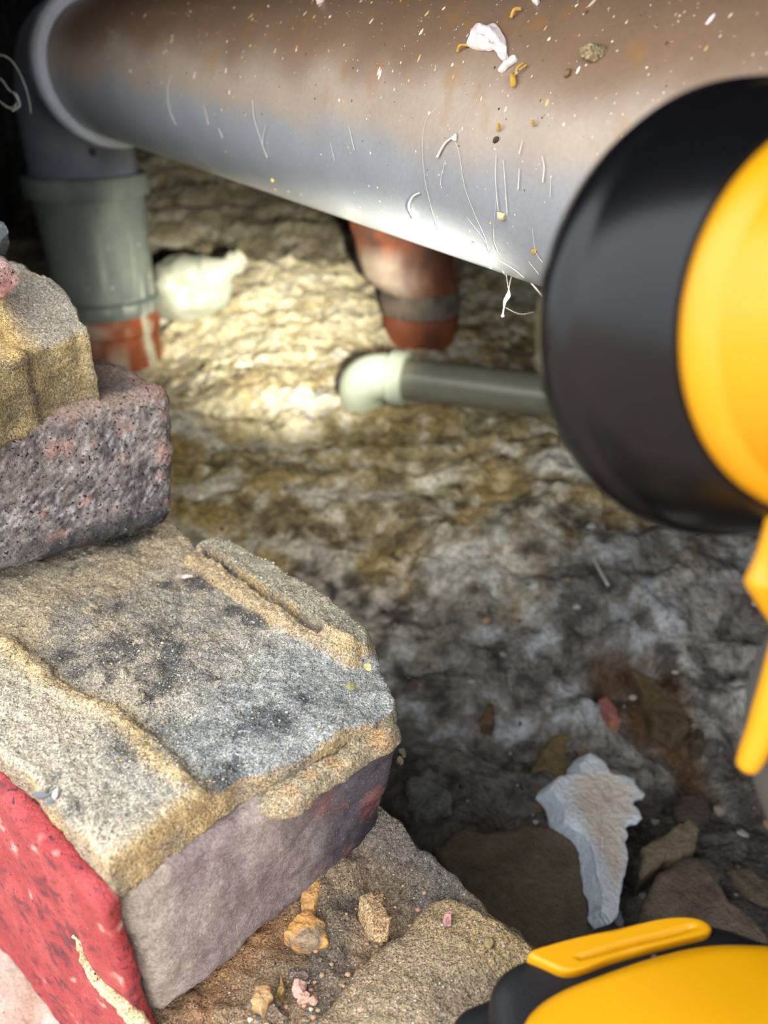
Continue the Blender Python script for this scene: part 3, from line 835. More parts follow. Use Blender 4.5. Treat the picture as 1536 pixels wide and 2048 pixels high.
# fragments on top of the yellow block
frag = chip('brick_fragment', 2, 556, -0.078, (0.013, 0.012, 0.008), (190, 156, 148), 'pinkish red brick fragment on top of the yellow mortar block', 'brick fragment', 221, m=M_BRICK, rz=0.6, facet=0.5, col2=(178, 130, 122))
chip('mortar_lump', -8, 478, -0.078, (0.010, 0.009, 0.010), (126, 130, 132), 'grey fluffy mortar lump behind the pink brick fragment', 'mortar lump', 222, m=M_MORTAR)

# ------------------------------------------------------------------ the soil pipe
PA = np.array((-0.329, 0.917, 0.005))           # crossing of the two pipe axes
PW = np.array((0.569, -0.821, -0.042)); PW /= np.linalg.norm(PW)
PR = 0.0552
soil = empty('soil_pipe', (PA[0], PA[1], -0.25), 'thick grey plastic soil pipe with brown dust, elbow and coupling', 'pipe')
def pipe_hit(px, py):
    d = ray(px, py); d = d / np.linalg.norm(d)
    o = -PA
    dp, op = d - PW * (d @ PW), o - PW * (o @ PW)
    A_, B_, C_ = dp @ dp, 2 * dp @ op, op @ op - PR * PR
    D = max(B_ * B_ - 4 * A_ * C_, 0)
    k = (-B_ - math.sqrt(D)) / (2 * A_)
    p = d * k
    q = p - PA
    nrm = q - PW * (q @ PW)
    return p, nrm / np.linalg.norm(nrm)

def pipe_col(co, no):
    q = co - PA
    t = q @ PW
    n, n2 = fbm(co, 22, 4, 111), fbm(np.c_[co[:, 0], co[:, 1], co[:, 2] * 0.4], 120, 3, 112)
    # settled dust lies on what faces up, thins out towards the belly
    up = sst(-0.35, 0.75, no[:, 2] + 0.22 * n)
    c = np.tile(s2l((144, 149, 154)), (len(co), 1))
    c = mixc(c, s2l((166, 149, 130)), 0.9 * sst(-0.05, 0.45, up))
    c = mixc(c, s2l((122, 96, 74)), 0.9 * sst(0.55, 1.0, up))
    c = mixc(c, s2l((150, 108, 60)), 0.5 * sst(0.32, 0.5, n2) * up)
    belly = sst(-0.55, -0.9, no[:, 2])
    return mixc(c, s2l((206, 210, 204)), 0.5 * belly * sst(0.0, 0.3, n))
pv_, pf_ = sweep_vf([PA + PW * t for t in np.linspace(0.075, 1.02, 260)], PR, 160, True)
mk('pipe', pv_, pf_, M_PIPE, soil, col=pipe_col, sharp=40)
GREY = lambda co, no: mixc(np.tile(s2l((110, 116, 128)), (len(co), 1)), s2l((128, 130, 136)), sst(-0.2, 0.4, fbm(co, 30, 3, 5)))
# elbow: socket, bend and spigot in one body
br = 0.075
path = [PA + PW * s for s in np.linspace(0.085, br, 3)]
for a in np.linspace(0, math.pi / 2, 15)[1:]:
    path.append(PA + PW * (br * (1 - math.sin(a))) + np.array((0, 0, -1.0)) * (br * (1 - math.cos(a))))
path += [PA + np.array((0, 0, -s)) for s in np.linspace(br + 0.01, 0.125, 4)]
elbow = sweep('elbow', path, 0.0572, M_COUPLING, soil, n=64, col=GREY, sharp=50)
so = PA
elb_socket = lathe('socket', so, PW, [(0.070, 0.050), (0.070, 0.0585), (0.085, 0.0605), (0.118, 0.0612), (0.126, 0.0655), (0.140, 0.0665), (0.143, 0.0655), (0.1435, PR + 0.0005), (0.135, PR + 0.0004)],
                   M_COUPLING, elbow, n=96, col=GREY)
ring = lathe('seal_ring', so, PW, [(0.1425, PR + 0.0006), (0.1425, 0.0650), (0.1475, 0.0648), (0.1520, 0.0630), (0.1525, PR + 0.0006)], M_COUPLING, elbow, n=96, col=(206, 210, 220))
ring['label'] = 'pale grey rim of the elbow socket'
moul = sweep('mould_mark', [PA + np.array((0.0300, -0.0495, -0.080)), PA + np.array((0.0305, -0.0503, -0.080))], 0.004, M_COUPLING, elbow, n=12, col=(70, 74, 84))
# coupling between the plastic and the clay
cx, cy = PA[0], PA[1]
def coup_col(co, no):
    n = fbm(co, 45, 4, 121)
    c = mixc(np.tile(s2l((104, 112, 108)), (len(co), 1)), s2l((122, 130, 122)), sst(-0.2, 0.4, n))
    blot = sst(0.05, 0.3, fbm(co, 90, 3, 122)) * sst(-0.16, -0.20, co[:, 2]) * sst(cx - 0.01, cx + 0.035, co[:, 0])
    return mixc(c, s2l((196, 198, 184)), 0.75 * blot)
coup = lathe('coupling', (cx, cy, 0), (0, 0, 1), [(-0.250, 0.050), (-0.250, 0.0585), (-0.246, 0.0595), (-0.232, 0.0595), (-0.228, 0.0580), (-0.200, 0.0575), (-0.150, 0.0585), (-0.128, 0.0600),
             (-0.1225, 0.0605), (-0.1215, 0.0660), (-0.118, 0.0675), (-0.104, 0.0675), (-0.100, 0.0655), (-0.099, 0.0574), (-0.110, 0.0573)], M_COUPLING, soil, n=96, col=coup_col, sharp=30)
lathe('coupling_band', (cx, cy, 0), (0, 0, 1), [(-0.235, 0.0592), (-0.2345, 0.0602), (-0.2305, 0.0602), (-0.230, 0.0592)], M_COUPLING, coup, n=96, col=(92, 102, 100))

def clay_col(co, no):
    n, n2 = fbm(co, 40, 4, 131), fbm(co, 18, 3, 132)
    c = mixc(np.tile(s2l((162, 90, 54)), (len(co), 1)), s2l((132, 72, 46)), sst(-0.2, 0.4, n))
    return mixc(c, s2l((196, 176, 156)), 0.8 * sst(0.32, 0.5, n2))
d1 = lathe('clay_drain', (cx, cy, 0), (0, 0, 1), [(-0.35, 0.046), (-0.35, 0.0535), (-0.300, 0.0540), (-0.274, 0.0540), (-0.271, 0.0572), (-0.262, 0.0575), (-0.258, 0.0560), (-0.2502, 0.0555), (-0.2502, 0.046)], M_CLAY, n=80, col=clay_col)
tag(d1, 'orange clay drain pipe in the soil below the grey coupling', 'drain pipe')

sm = [np.array((cx + 0.053 * math.cos(a) , cy + 0.053 * math.sin(a), z)) for a, z in ((-0.62, -0.20), (-0.55, -0.225), (-0.50, -0.25), (-0.46, -0.28), (-0.42, -0.31))]
sweep('mortar_smear', spline(sm, 10), np.interp(np.linspace(0, 1, 41), [0, 0.3, 0.6, 1], [0.002, 0.005, 0.006, 0.007]), M_MORTAR, d1, n=16, disp=((0.004, 90, 3, 4),), col=(200, 192, 168))
# the second clay drain under the pipe: a leaning, mortar-smeared socket
sx, sy = 0.046, 0.95
drain = empty('clay_drain', (sx, sy, -0.31), 'orange clay drain stub smeared with mortar, behind the thick pipe', 'drain pipe')
def leaning(name, prof, colf, parent, m=M_CLAY, n=72, **kw):
    ang = np.linspace(0, 2 * math.pi, n, endpoint=False)
    V = np.vstack([np.c_[sx - 0.012 * sst(-0.27, -0.17, np.array([z]))[0] - 0.010 * (r > 0.052) + r * np.cos(ang), sy + r * np.sin(ang), np.full(n, z)] for z, r in prof])
    Fc = [(k * n + i, k * n + (i + 1) % n, (k + 1) * n + (i + 1) % n, (k + 1) * n + i) for k in range(len(prof) - 1) for i in range(n)]
    return mk(name, V, Fc, m, parent, col=colf, sharp=40, **kw)
def stub_col(co, no):
    n, n2 = fbm(co, 35, 4, 141), fbm(co, 22, 3, 142)
    c = mixc(np.tile(s2l((140, 80, 54)), (len(co), 1)), s2l((104, 64, 48)), sst(-0.2, 0.4, n))
    sm = sst(0.02, -0.05, co[:, 0] - sx - 0.01 + 0.05 * n2) * sst(-0.27, -0.25, co[:, 2] + 0.02 * n) * sst(-0.175, -0.19, co[:, 2] + 0.01 * n)
    c = mixc(c, s2l((186, 170, 152)), 0.85 * sm)
    return mixc(c, s2l((70, 60, 54)), 0.7 * sst(0.1, 0.4, n2) * sst(-0.27, -0.25, co[:, 2]))
leaning('spigot', [(-0.34, 0.044), (-0.30, 0.0455), (-0.284, 0.0455), (-0.282, 0.0470), (-0.264, 0.0470), (-0.262, 0.0440), (-0.205, 0.0440), (-0.205, 0.030)], stub_col, drain)
leaning('socket', [(-0.235, 0.0435), (-0.232, 0.0480), (-0.215, 0.0540), (-0.195, 0.0580), (-0.172, 0.0600), (-0.160, 0.0640), (-0.145, 0.0650), (-0.138, 0.0630), (-0.138, 0.050), (-0.16, 0.046)], stub_col, drain, disp=((0.002, 40, 2, 3),))
leaning('mortar_collar', [(-0.262, 0.0442), (-0.260, 0.0475), (-0.248, 0.0490), (-0.236, 0.0480), (-0.232, 0.0440)], lambda co, no: mixc(np.tile(s2l((132, 120, 106)), (len(co), 1)), s2l((96, 88, 80)), sst(-0.1, 0.3, fbm(co, 60, 3, 2))), drain, m=M_MORTAR, disp=((0.003, 70, 3, 5),))

# ------------------------------------------------------------------ the small waste pipe with its white elbow
wz = -0.262
p0, p1 = np.array((*U(806, 757, wz), wz)), np.array((*U(1240, 806, wz), wz))
wd = (p1 - p0) / np.linalg.norm(p1 - p0)
waste = empty('waste_pipe', (p0[0], p0[1], wz - 0.03), 'slim grey waste pipe lying on the soil with a white elbow', 'pipe')
sweep('pipe', [p0 - wd * 0.004, p0 + wd * 0.2, p0 + wd * 0.48], 0.0200, M_WASTE, waste, n=40, sharp=50)
le = p0 - wd * 0.028
el = [p0 - wd * s for s in np.linspace(0.0, 0.018, 4)]
dn = np.array((0.0, 0.45, -0.89)); dn /= np.linalg.norm(dn)
br2 = 0.0245
for a in np.linspace(0, math.radians(82), 12)[1:]:
    el.append(p0 - wd * (0.018 + br2 * math.sin(a)) + dn * (br2 * (1 - math.cos(a))))
el += [el[-1] + dn * s for s in (0.012, 0.024)]
wel = sweep('elbow', el, np.interp(np.linspace(0, 1, len(el)), [0, 0.35, 0.75, 1], [0.0222, 0.0228, 0.0240, 0.0240]), M_WHITEPL, waste, n=40, sharp=50)
wel['label'] = 'white plastic elbow'
lathe('collar', p0, wd, [(-0.012, 0.0222), (-0.0115, 0.0262), (-0.004, 0.0268), (0.003, 0.0266), (0.004, 0.0250), (0.004, 0.0202)], M_WHITEPL, wel, n=48)

# ------------------------------------------------------------------ crumpled bottle by the drain
bx, by = U(385, 580, -0.248)
bot = empty('plastic_bottle', (bx, by, -0.30), 'crumpled pale translucent plastic bottle beside the orange clay drain', 'bottle')
v, f = ICO[4]
v = v * np.array((0.052, 0.046, 0.040))
v = v + np.array((bx - 0.004, by, -0.248))
def bot_col(co, no):
    c = mixc(np.tile(s2l((160, 164, 146)), (len(co), 1)), s2l((182, 182, 168)), sst(-0.1, 0.3, fbm(co, 40, 3, 3)))
    g = sst(0.03, 0.008, np.linalg.norm(co - np.array((*U(345, 540, -0.235), -0.235)), axis=1))
    return mixc(c, s2l((140, 152, 56)), 0.75 * g)
mk('body', v, f, M_BOTTLE, bot, disp=((0.013, 26, 2, 151), (0.004, 70, 2, 152)), col=bot_col, sharp=25)
nk = np.array((*U(440, 545, -0.225), -0.225)); nd = np.array((0.75, -0.15, 0.45)); nd /= np.linalg.norm(nd)
lathe('neck', nk + nd * 0.004, nd, [(-0.012, 0.026), (0.0, 0.018), (0.010, 0.0125), (0.018, 0.0120), (0.019, 0.0145), (0.024, 0.0145), (0.025, 0.012), (0.032, 0.0118), (0.032, 0.0098), (0.018, 0.0098)], M_BOTTLE, bot, n=36, col=(186, 184, 168))
x, y = U(484, 520, -0.262)
chip('stone', 484, 520, -0.285, (0.026, 0.022, 0.020), (170, 150, 140), 'pinkish grey stone behind the crumpled plastic bottle', 'stone', 231)

# ------------------------------------------------------------------ rubble on the soil
def on(px, py, dz=0.0):           # level of the soil along a sight line
    z = -0.36
    for _ in range(25):
        x, y = U(px, py, z)
        z = 0.5 * z + 0.5 * (ground_z(x, y) + dz)
    return z

def rub(name, pts, h, colr, label, cat, seed, thick=0.03, col2=None, edge=0.004, amp=0.0014, m=M_STONE, skew=(0, 0), topfn=None, group=None):
    cxp = sum(p[0] for p in pts) / len(pts); cyp = sum(p[1] for p in pts) / len(pts)
    zt = on(cxp, cyp, h)
    f = (lambda co, no: mixc(np.tile(s2l(colr), (len(co), 1)), s2l(col2 or tuple(int(c * 0.78) for c in colr)), sst(-0.1, 0.35, fbm(co, 40, 4, seed))))
    o = slab(name, PX(pts, zt), zt, zt - thick, m, None, n=150, rings=18, side=8, edge=edge, smooth_outline=False, rough=0.003, skew=skew, topfn=topfn,
             disp=((amp, 60, 3, seed), (amp * 0.5, 240, 3, seed + 1)), col=f)
    return tag(o, label, cat, group)

blk1 = rub('brick', [(862, 1688), (905, 1668), (932, 1652), (960, 1660), (1010, 1652), (1060, 1642), (1108, 1650), (1148, 1648), (1166, 1680), (1172, 1760), (1180, 1830), (1186, 1905), (1090, 1905), (1010, 1880), (950, 1810), (890, 1740)], 0.022,
           (96, 84, 70), 'large brown broken brick lying on the soil under the ledge', 'brick', 301, thick=0.05, col2=(84, 74, 62), edge=0.005)
rub('stone', [(1062, 1560), (1075, 1500), (1110, 1462), (1150, 1460), (1180, 1480), (1190, 1540), (1170, 1610), (1140, 1640), (1090, 1638), (1066, 1610)], 0.008, (112, 96, 66),
    'flat round olive-brown stone partly under the white plaster piece', 'stone', 302, thick=0.02, edge=0.005)
# white piece of plaster
FO = [(1180, 1495), (1197, 1502), (1214, 1515), (1224, 1530), (1236, 1537), (1252, 1540), (1270, 1547), (1282, 1562), (1293, 1575), (1288, 1584), (1274, 1585), (1272, 1596), (1280, 1608), (1287, 1624), (1276, 1632), (1264, 1632), (1250, 1642), (1260, 1660), (1252, 1672),
      (1256, 1688), (1260, 1704), (1254, 1728), (1250, 1749), (1244, 1785), (1240, 1817), (1224, 1836), (1204, 1817), (1212, 1793), (1200, 1762), (1192, 1733), (1188, 1700), (1176, 1676), (1158, 1655), (1130, 1636), (1125, 1604), (1111, 1583), (1099, 1571), (1104, 1559), (1131, 1541), (1159, 1535), (1161, 1511)]
fz = on(1200, 1650, 0.034)
def foam_col(co, no):
    n = fbm(co, 60, 4, 161)
    top = sst(0.55, 0.85, no[:, 2])
    e_ = sst(0.007, -0.003, poly_sd(co[:, :2], PX([(1170, 1545), (1225, 1545), (1262, 1575), (1262, 1610), (1240, 1640), (1245, 1720), (1235, 1760), (1205, 1700), (1180, 1640), (1150, 1590)], fz)) + 0.004 * n)
    c = np.tile(s2l((200, 208, 216)), (len(co), 1))
    return mixc(c, mixc(np.tile(s2l((200, 188, 174)), (len(co), 1)), s2l((182, 166, 150)), sst(-0.2, 0.4, n)), top * (0.25 + 0.75 * e_))
o = slab('plaster_piece', PX(FO, fz), fz, fz - 0.016, M_FOAM, None, n=260, rings=30, side=10, edge=0.003, smooth_outline=False, rough=0.0012, center=U(1205, 1620, fz), skew=(-0.006, 0.004),
         topfn=lambda xy: 0.5 * 0.006 * sst(0.02, -0.02, xy[:, 0] - U(1200, 1650, fz)[0]) - 0.004, disp=((0.0006, 90, 3, 162), (0.0005, 420, 2, 163)), col=foam_col)
tag(o, 'jagged white plaster piece with tan face lying on the rubble', 'plaster')
rub('mortar_lump', [(812, 1580), (820, 1555), (845, 1540), (858, 1522), (868, 1545), (890, 1560), (906, 1580), (904, 1606), (876, 1622), (848, 1632), (830, 1615)], 0.022, (142, 140, 130),
    'grey white crumbly mortar lump close to the brick wall', 'mortar lump', 303, thick=0.03, edge=0.009, amp=0.0045, m=M_MORTAR)
for (px, py, s, lab, c) in ((928, 1612, 0.0040, 'small round pale pebble next to the grey mortar lump', (166, 158, 142)), (960, 1622, 0.0038, 'small oval pebble, second from the grey mortar lump', (156, 150, 134)),
                            (1243, 1835, 0.0050, 'small white lump at the pointed tip of the plaster piece', (190, 196, 206))):
    z = on(px, py)
    chip('pebble', px, py, z, (s, s * 1.1, s * 0.9), c, lab, 'pebble', int(px), facet=0.8)
rub('stone', [(1275, 1745), (1282, 1690), (1330, 1670), (1360, 1640), (1385, 1632), (1404, 1652), (1395, 1685), (1370, 1712), (1330, 1722), (1300, 1742), (1278, 1765)], 0.020, (112, 100, 80),
    'long flat olive-grey stone to one side of the white plaster', 'stone', 304, thick=0.03)
rub('stone', [(1285, 1800), (1320, 1740), (1370, 1708), (1400, 1715), (1440, 1760), (1470, 1800), (1520, 1835), (1545, 1880), (1500, 1930), (1300, 1900), (1278, 1840)], 0.022, (104, 90, 78),
    'large brown-grey stone just behind the yellow battery base', 'stone', 305, thick=0.05)
rub('stone', [(1350, 1610), (1362, 1585), (1410, 1585), (1420, 1610), (1418, 1640), (1385, 1632), (1360, 1640)], 0.012, (72, 60, 54), 'dark brown angular stone behind the long olive stone', 'stone', 306, thick=0.02)
rub('stone', [(1460, 1740), (1500, 1725), (1545, 1760), (1550, 1815), (1500, 1800)], 0.014, (86, 76, 62), 'dark stone at the edge of the rubble by the grey grip', 'stone', 307, thick=0.03)
rub('stone', [(1262, 1340), (1300, 1350), (1345, 1385), (1372, 1420), (1385, 1450), (1350, 1470), (1310, 1440), (1285, 1395)], 0.006, (96, 80, 58), 'brown slab lying in the rust-brown hollow', 'stone', 308, thick=0.016)
rub('stone', [(1392, 1440), (1415, 1450), (1410, 1490), (1385, 1485)], 0.008, (92, 82, 64), 'small brown stone beside the slab in the hollow', 'stone', 309, thick=0.016)
rub('brick_chip', [(1196, 1396), (1214, 1392), (1232, 1415), (1234, 1432), (1220, 1428), (1204, 1412)], 0.010, (146, 92, 84), 'red brick chip at the edge of the rust-brown hollow', 'brick chip', 310, thick=0.014, edge=0.002, amp=0.0006)
rub('brick_chip', [(1216, 1432), (1232, 1428), (1242, 1436), (1228, 1444)], 0.008, (196, 140, 110), 'small orange chip beside the red brick chip', 'brick chip', 311, thick=0.010, edge=0.0015, amp=0.0006)
rub('pebble', [(1430, 1494), (1446, 1488), (1452, 1500), (1440, 1506)], 0.004, (160, 150, 136), 'pale pebble on the rust-brown soil near the yellow tip', 'pebble', 312, thick=0.006, edge=0.002, amp=0.0005)
rub('stone', [(962, 1440), (976, 1400), (988, 1410), (992, 1440), (985, 1452)], 0.006, (108, 86, 62), 'small upright brown chip on the dark soil', 'stone', 313, thick=0.012, edge=0.002)
sp = [np.array((*U(x, y, -0.322), -0.322)) for x, y in ((1182, 1106), (1198, 1138), (1216, 1170))]
sp = [np.array((p[0], p[1], on(1198, 1138, 0.012))) for p in [np.array((*U(x, y, on(1198, 1138, 0.012)), 0)) for x, y in ((1182, 1106), (1198, 1138), (1216, 1170))]]
tag(sweep('splinter', spline(sp, 6), 0.0012, M_FLAKE, None, n=8, col=(176, 172, 160)), 'thin pale splinter lying on the dark soil', 'splinter')
# loose gravel all over the soil
gv, gf, gc = [], [], []
pal = [(130, 120, 108), (104, 94, 84), (160, 154, 144), (84, 74, 66), (150, 124, 94), (150, 150, 148)]
zi = {}
gzz = gz.reshape(nxs, nys)
for k in range(1500):
    x, y = rng.uniform(-0.5, 0.48), 0.2 + 0.9 * rng.random() ** 1.2
    if (np.array((x, y)) @ WN) - 0.051 < 0.112: continue
    i, j = np.searchsorted(xs, x), np.searchsorted(ys, y)
    s = 0.0010 + 0.0042 * rng.random() ** 4
    add_grit((x, y, gzz[i, j] + s * 0.25), (s, s * rng.uniform(0.6, 1), s * 0.7), pal[rng.integers(6)], k)
o = mk('gravel', np.vstack(gv), gf, M_FLAKE, None, smooth=False, col=lambda co, no, C=np.vstack(gc): C)
tag(o, 'loose fine gravel and crumbs strewn over the soil', 'gravel', kind='stuff')

# ------------------------------------------------------------------ what lies and hangs on the soil pipe
def on_pipe(px, py, lift=0.0):
    p, n = pipe_hit(px, py)
    return p + n * lift
def pipe_chip(name, px, py, size, colr, label, cat, seed, facet=0.55, m=M_FLAKE, sub=4, rz=0.0, col2=None):
    p, n = pipe_hit(px, py)
    f = (lambda co, no: mixc(np.tile(s2l(colr), (len(co), 1)), s2l(col2 or tuple(int(c * 0.85) for c in colr)), sst(-0.1, 0.3, fbm(co, 200, 3, seed))))
    o = stone(name, p + n * size[2] * 0.35, size, m, seed=seed, sub=sub, facet=facet, rz=rz, tilt=(-0.6, 0.2), col=f)
    return tag(o, label, cat)
def crumple(name, pix, label, colr, cat, seed, lift=0.004, thick=0.0012):
    """thin crumpled flake following the pipe"""
    o2 = resample(pix, 48, True)
    c = o2.mean(0)
    V, Fc = [], []
    rings = 9
    for layer in (1, 0):
        for s in np.linspace(0.02, 1, rings):
            for q in o2:
                xy = c + (q - c) * s
                p, n = pipe_hit(*xy)
                b = 0.6 + 0.4 * math.sin(xy[0] * 0.16 + seed) * math.cos(xy[1] * 0.21)
                h = (lift * (1 - s ** 3) * b + thick) if layer else 0.0002
                V.append(p + n * h)
    n_ = 48
    for L in (0, 1):
        b0 = L * rings * n_
        for k in range(rings - 1):
            for i in range(n_):
                j = (i + 1) % n_
                q = (b0 + k * n_ + i, b0 + (k + 1) * n_ + i, b0 + (k + 1) * n_ + j, b0 + k * n_ + j)
                Fc.append(q if L == 0 else q[::-1])
        cap = [b0 + i for i in range(n_)]
        Fc.append(cap if L == 0 else cap[::-1])
    a, b = (rings - 1) * n_, rings * n_ + (rings - 1) * n_
    for i in range(n_):
        j = (i + 1) % n_
        Fc.append((a + i, b + i, b + j, a + j))
    o = mk(name, V, Fc, M_FLAKE, None, disp=((0.0006, 400, 3, seed),), col=colr, sharp=30)
    return tag(o, label, cat)
crumple('plaster_flake', [(938, 92), (946, 66), (958, 50), (976, 58), (992, 52), (1008, 70), (1016, 92), (1016, 118), (1006, 124), (998, 104), (975, 104), (955, 100)], 'crumpled pinkish white plaster flake stuck high on the soil pipe', (232, 216, 212), 'flake', 3)
crumple('plaster_flake', [(1002, 142), (1016, 122), (1032, 114), (1034, 124), (1020, 136), (1006, 146)], 'thin white flake just below the crumpled plaster flake', (228, 220, 214), 'flake', 5, lift=0.0015)
crumple('plaster_flake', [(1062, 0), (1068, -12), (1082, -10), (1080, 4), (1074, 12)], 'white flake cut by the top edge of the picture', (230, 224, 216), 'flake', 6, lift=0.002)
pipe_chip('plaster_crumb', 642, 4, (0.0030, 0.0026, 0.0024), (226, 204, 200), 'pinkish white crumb at the top of the soil pipe', 'crumb', 402)
pipe_chip('stone_crumb', 1190, 108, (0.0044, 0.0034, 0.0032), (178, 160, 122), 'rounded tan stone crumb on the brown dust of the pipe', 'crumb', 403, facet=0.7, m=M_MORTAR)
pipe_chip('dirt_crumb', 1138, 147, (0.0018, 0.0024, 0.0014), (128, 102, 74), 'small brown dirt crumb below the tan stone crumb', 'crumb', 404)
pipe_chip('dirt_crumb', 993, 280, (0.0010, 0.0018, 0.0008), (86, 70, 58), 'dark seed-like crumb on the clean grey side of the pipe', 'crumb', 405, facet=0.8)
pipe_chip('mortar_crumb', 1006, 430, (0.0022, 0.0020, 0.0016), (206, 196, 150), 'cream crumb caught in cobweb low on the pipe', 'crumb', 406)
pipe_chip('plaster_crumb', 545, 360, (0.0010, 0.0020, 0.0010), (232, 206, 110), 'tiny yellow crumb near the belly of the pipe, far part', 'crumb', 407)
pipe_chip('sawdust_crumb', 1070, 500, (0.0012, 0.0016, 0.0009), (206, 168, 70), 'yellow sawdust crumb on the belly of the pipe', 'crumb', 408)
def straw(pix, label, r=0.0006, colr=None):
    P = [on_pipe(x, y, 0.0008 + 0.0012 * (i % 2)) for i, (x, y) in enumerate(pix)]
    tag(sweep('straw', spline(P, 6), r, M_STRAW, None, n=8, flat=0.6), label, 'straw')
straw([(918, 106), (928, 98), (940, 94)], 'short straw beside the crumpled plaster flake', 0.0007)
straw([(1050, 128), (1042, 142), (1032, 158)], 'upper golden straw splinter below the white flakes', 0.0004)
straw([(1028, 152), (1034, 164), (1030, 174)], 'broad golden straw splinter, lower one below the flakes', 0.0010)
straw([(1056, 132), (1046, 146)], 'short golden straw beside the upper splinter', 0.0005)
straw([(1024, 40), (1034, 30), (1044, 22)], 'golden straw near the top of the soil pipe', 0.0006)
straw([(1070, 252), (1074, 244)], 'tiny straw on the grey side of the soil pipe', 0.0006)
straw([(1000, 262), (1006, 250)], 'tiny straw above the dark seed-like crumb', 0.0006)

# dust flecks stuck to the pipe
gv, gf, gc = [], [], []
fl = [(226, 214, 196), (236, 232, 224), (206, 178, 112), (90, 70, 52), (214, 200, 176), (120, 92, 60)]
x_ = np.cross(PW, (0, 0, 1.0)); x_ /= np.linalg.norm(x_); y_ = np.cross(x_, PW)
for k in range(4200):
    t = 0.16 + 0.78 * rng.random() ** 0.6
    ph = rng.normal(math.radians(95), math.radians(58))
    nrm = math.cos(ph) * (-x_) + math.sin(ph) * y_
    p = PA + PW * t + nrm * PR
    s = 0.00018 + 0.0006 * rng.random() ** 6
    ci = int(rng.integers(6))
    a = 1 + 2.4 * rng.random() ** 3 * (ci not in (3, 5))
    v, f = ICO[1]
    tn = np.cross(nrm, PW)
    v = p + np.outer(v[:, 0] * s * a, tn) + np.outer(v[:, 1] * s, PW) + np.outer(v[:, 2] * s * 0.5, nrm)
    b = sum(len(q) for q in gv)
    gv.append(v); gf.extend([[i + b for i in q] for q in f]); gc.append(np.tile(s2l(fl[ci]), (len(v), 1)))
o = mk('dust', np.vstack(gv), gf, M_FLAKE, None, smooth=False, col=lambda co, no, C=np.vstack(gc): C)
tag(o, 'pale and brown dust flecks stuck to the soil pipe', 'dust', kind='stuff')

# white dribbles and cobweb on the pipe
web = empty('cobweb', tuple(on_pipe(990, 560, 0.002)), 'fine white cobweb threads clinging to the soil pipe', 'cobweb')
def thread(pix, r, lift=0.0008, name='thread', taper=True):
    P = spline([on_pipe(x, y, lift) for x, y in pix], 8)
    rr = r * (np.linspace(0.6, 1.2, len(P)) if taper else np.ones(len(P)))
    sweep(name, P, rr, M_WEB, web, n=6)
T = 0.00009
for pix, r in (([(878, 215), (855, 240), (848, 290), (852, 350), (862, 400), (878, 458)], T * 0.8), ([(905, 270), (920, 300), (932, 370), (950, 420), (972, 470), (985, 505), (1030, 535), (1050, 552)], T),
               ([(915, 268), (908, 275), (895, 285), (885, 300), (878, 314)], 0.00045), ([(915, 268), (912, 280)], 0.0009), ([(894, 320), (886, 350), (884, 370)], T * 1.3),
               ([(842, 384), (828, 392), (820, 412), (832, 436)], 0.0005), ([(996, 310), (994, 345), (996, 380), (1000, 420)], T * 1.6), ([(1010, 320), (1014, 370), (1018, 430)], T * 1.6),
               ([(1048, 282), (1044, 300), (1042, 308)], T * 2), ([(1042, 336), (1041, 360), (1040, 378)], T * 2.4), ([(1088, 312), (1092, 335), (1089, 364)], T * 2.4), ([(1105, 350), (1104, 395)], T),
               ([(936, 432), (960, 462), (985, 500), (1012, 548)], T * 0.9), ([(1068, 455), (1074, 500), (1088, 522)], T), ([(995, 400), (990, 470), (998, 500)], T),
               ([(535, 250), (528, 285), (538, 315)], T * 3), ([(508, 200), (512, 240), (536, 312)], T * 2), ([(345, 150), (338, 180), (342, 220), (355, 250)], T * 2.4), ([(410, 210), (420, 250)], T * 2.4), ([(440, 255), (448, 275)], T * 3),
               ([(393, 145), (391, 158)], T * 4), ([(700, 250), (712, 300)], T * 1.5), ([(664, 285), (672, 320)], T * 1.5), ([(1060, 520), (1080, 545)], T)):
    thread(pix, r)
def hang(pts, r, name='thread'):
    d0 = np.linalg.norm(on_pipe(1000, 545)) * 1.03
    P = [ray(x, y) / np.linalg.norm(ray(x, y)) * d0 for x, y in pts]
    sweep(name, spline(P, 8), r, M_WEB, web, n=6)
hang([(1008, 520), (1014, 560), (1018, 585)], T * 0.8)
hang([(1024, 545), (1019, 570), (1017, 588)], T * 0.7)
hang([(1018, 580), (1016, 592), (1010, 602), (1008, 615)], [*(np.interp(np.linspace(0, 1, 25), [0, 0.3, 0.6, 1], [0.0002, 0.0011, 0.0008, 0.0002]))], 'cocoon')
hang([(1008, 614), (1006, 626), (1005, 634)], [*(np.interp(np.linspace(0, 1, 17), [0, 0.6, 0.85, 1], [0.0002, 0.0002, 0.0008, 0.0003]))], 'cocoon')
hang([(1050, 552), (1066, 570), (1084, 590), (1092, 598)], [*(np.interp(np.linspace(0, 1, 25), [0, 0.8, 1], [0.0003, 0.0005, 0.0012]))])
hang([(1012, 616), (1040, 628), (1068, 624)], T * 0.5)
web2 = empty('cobweb', tuple(UD(20, 170, 0.5)), 'loose cobweb threads hanging in the dark by the elbow', 'cobweb')
for pts, r in (([(-20, 110), (10, 112), (30, 130), (48, 165), (58, 200), (62, 226)], 0.00013), ([(-20, 150), (4, 160), (18, 180), (34, 190), (36, 205), (20, 216), (2, 205), (-20, 190)], 0.00013), ([(30, 188), (40, 210), (24, 222)], 0.00018)):
    sweep('thread', spline([UD(x, y, 0.5) for x, y in pts], 8), r, M_WEB, web2, n=6)

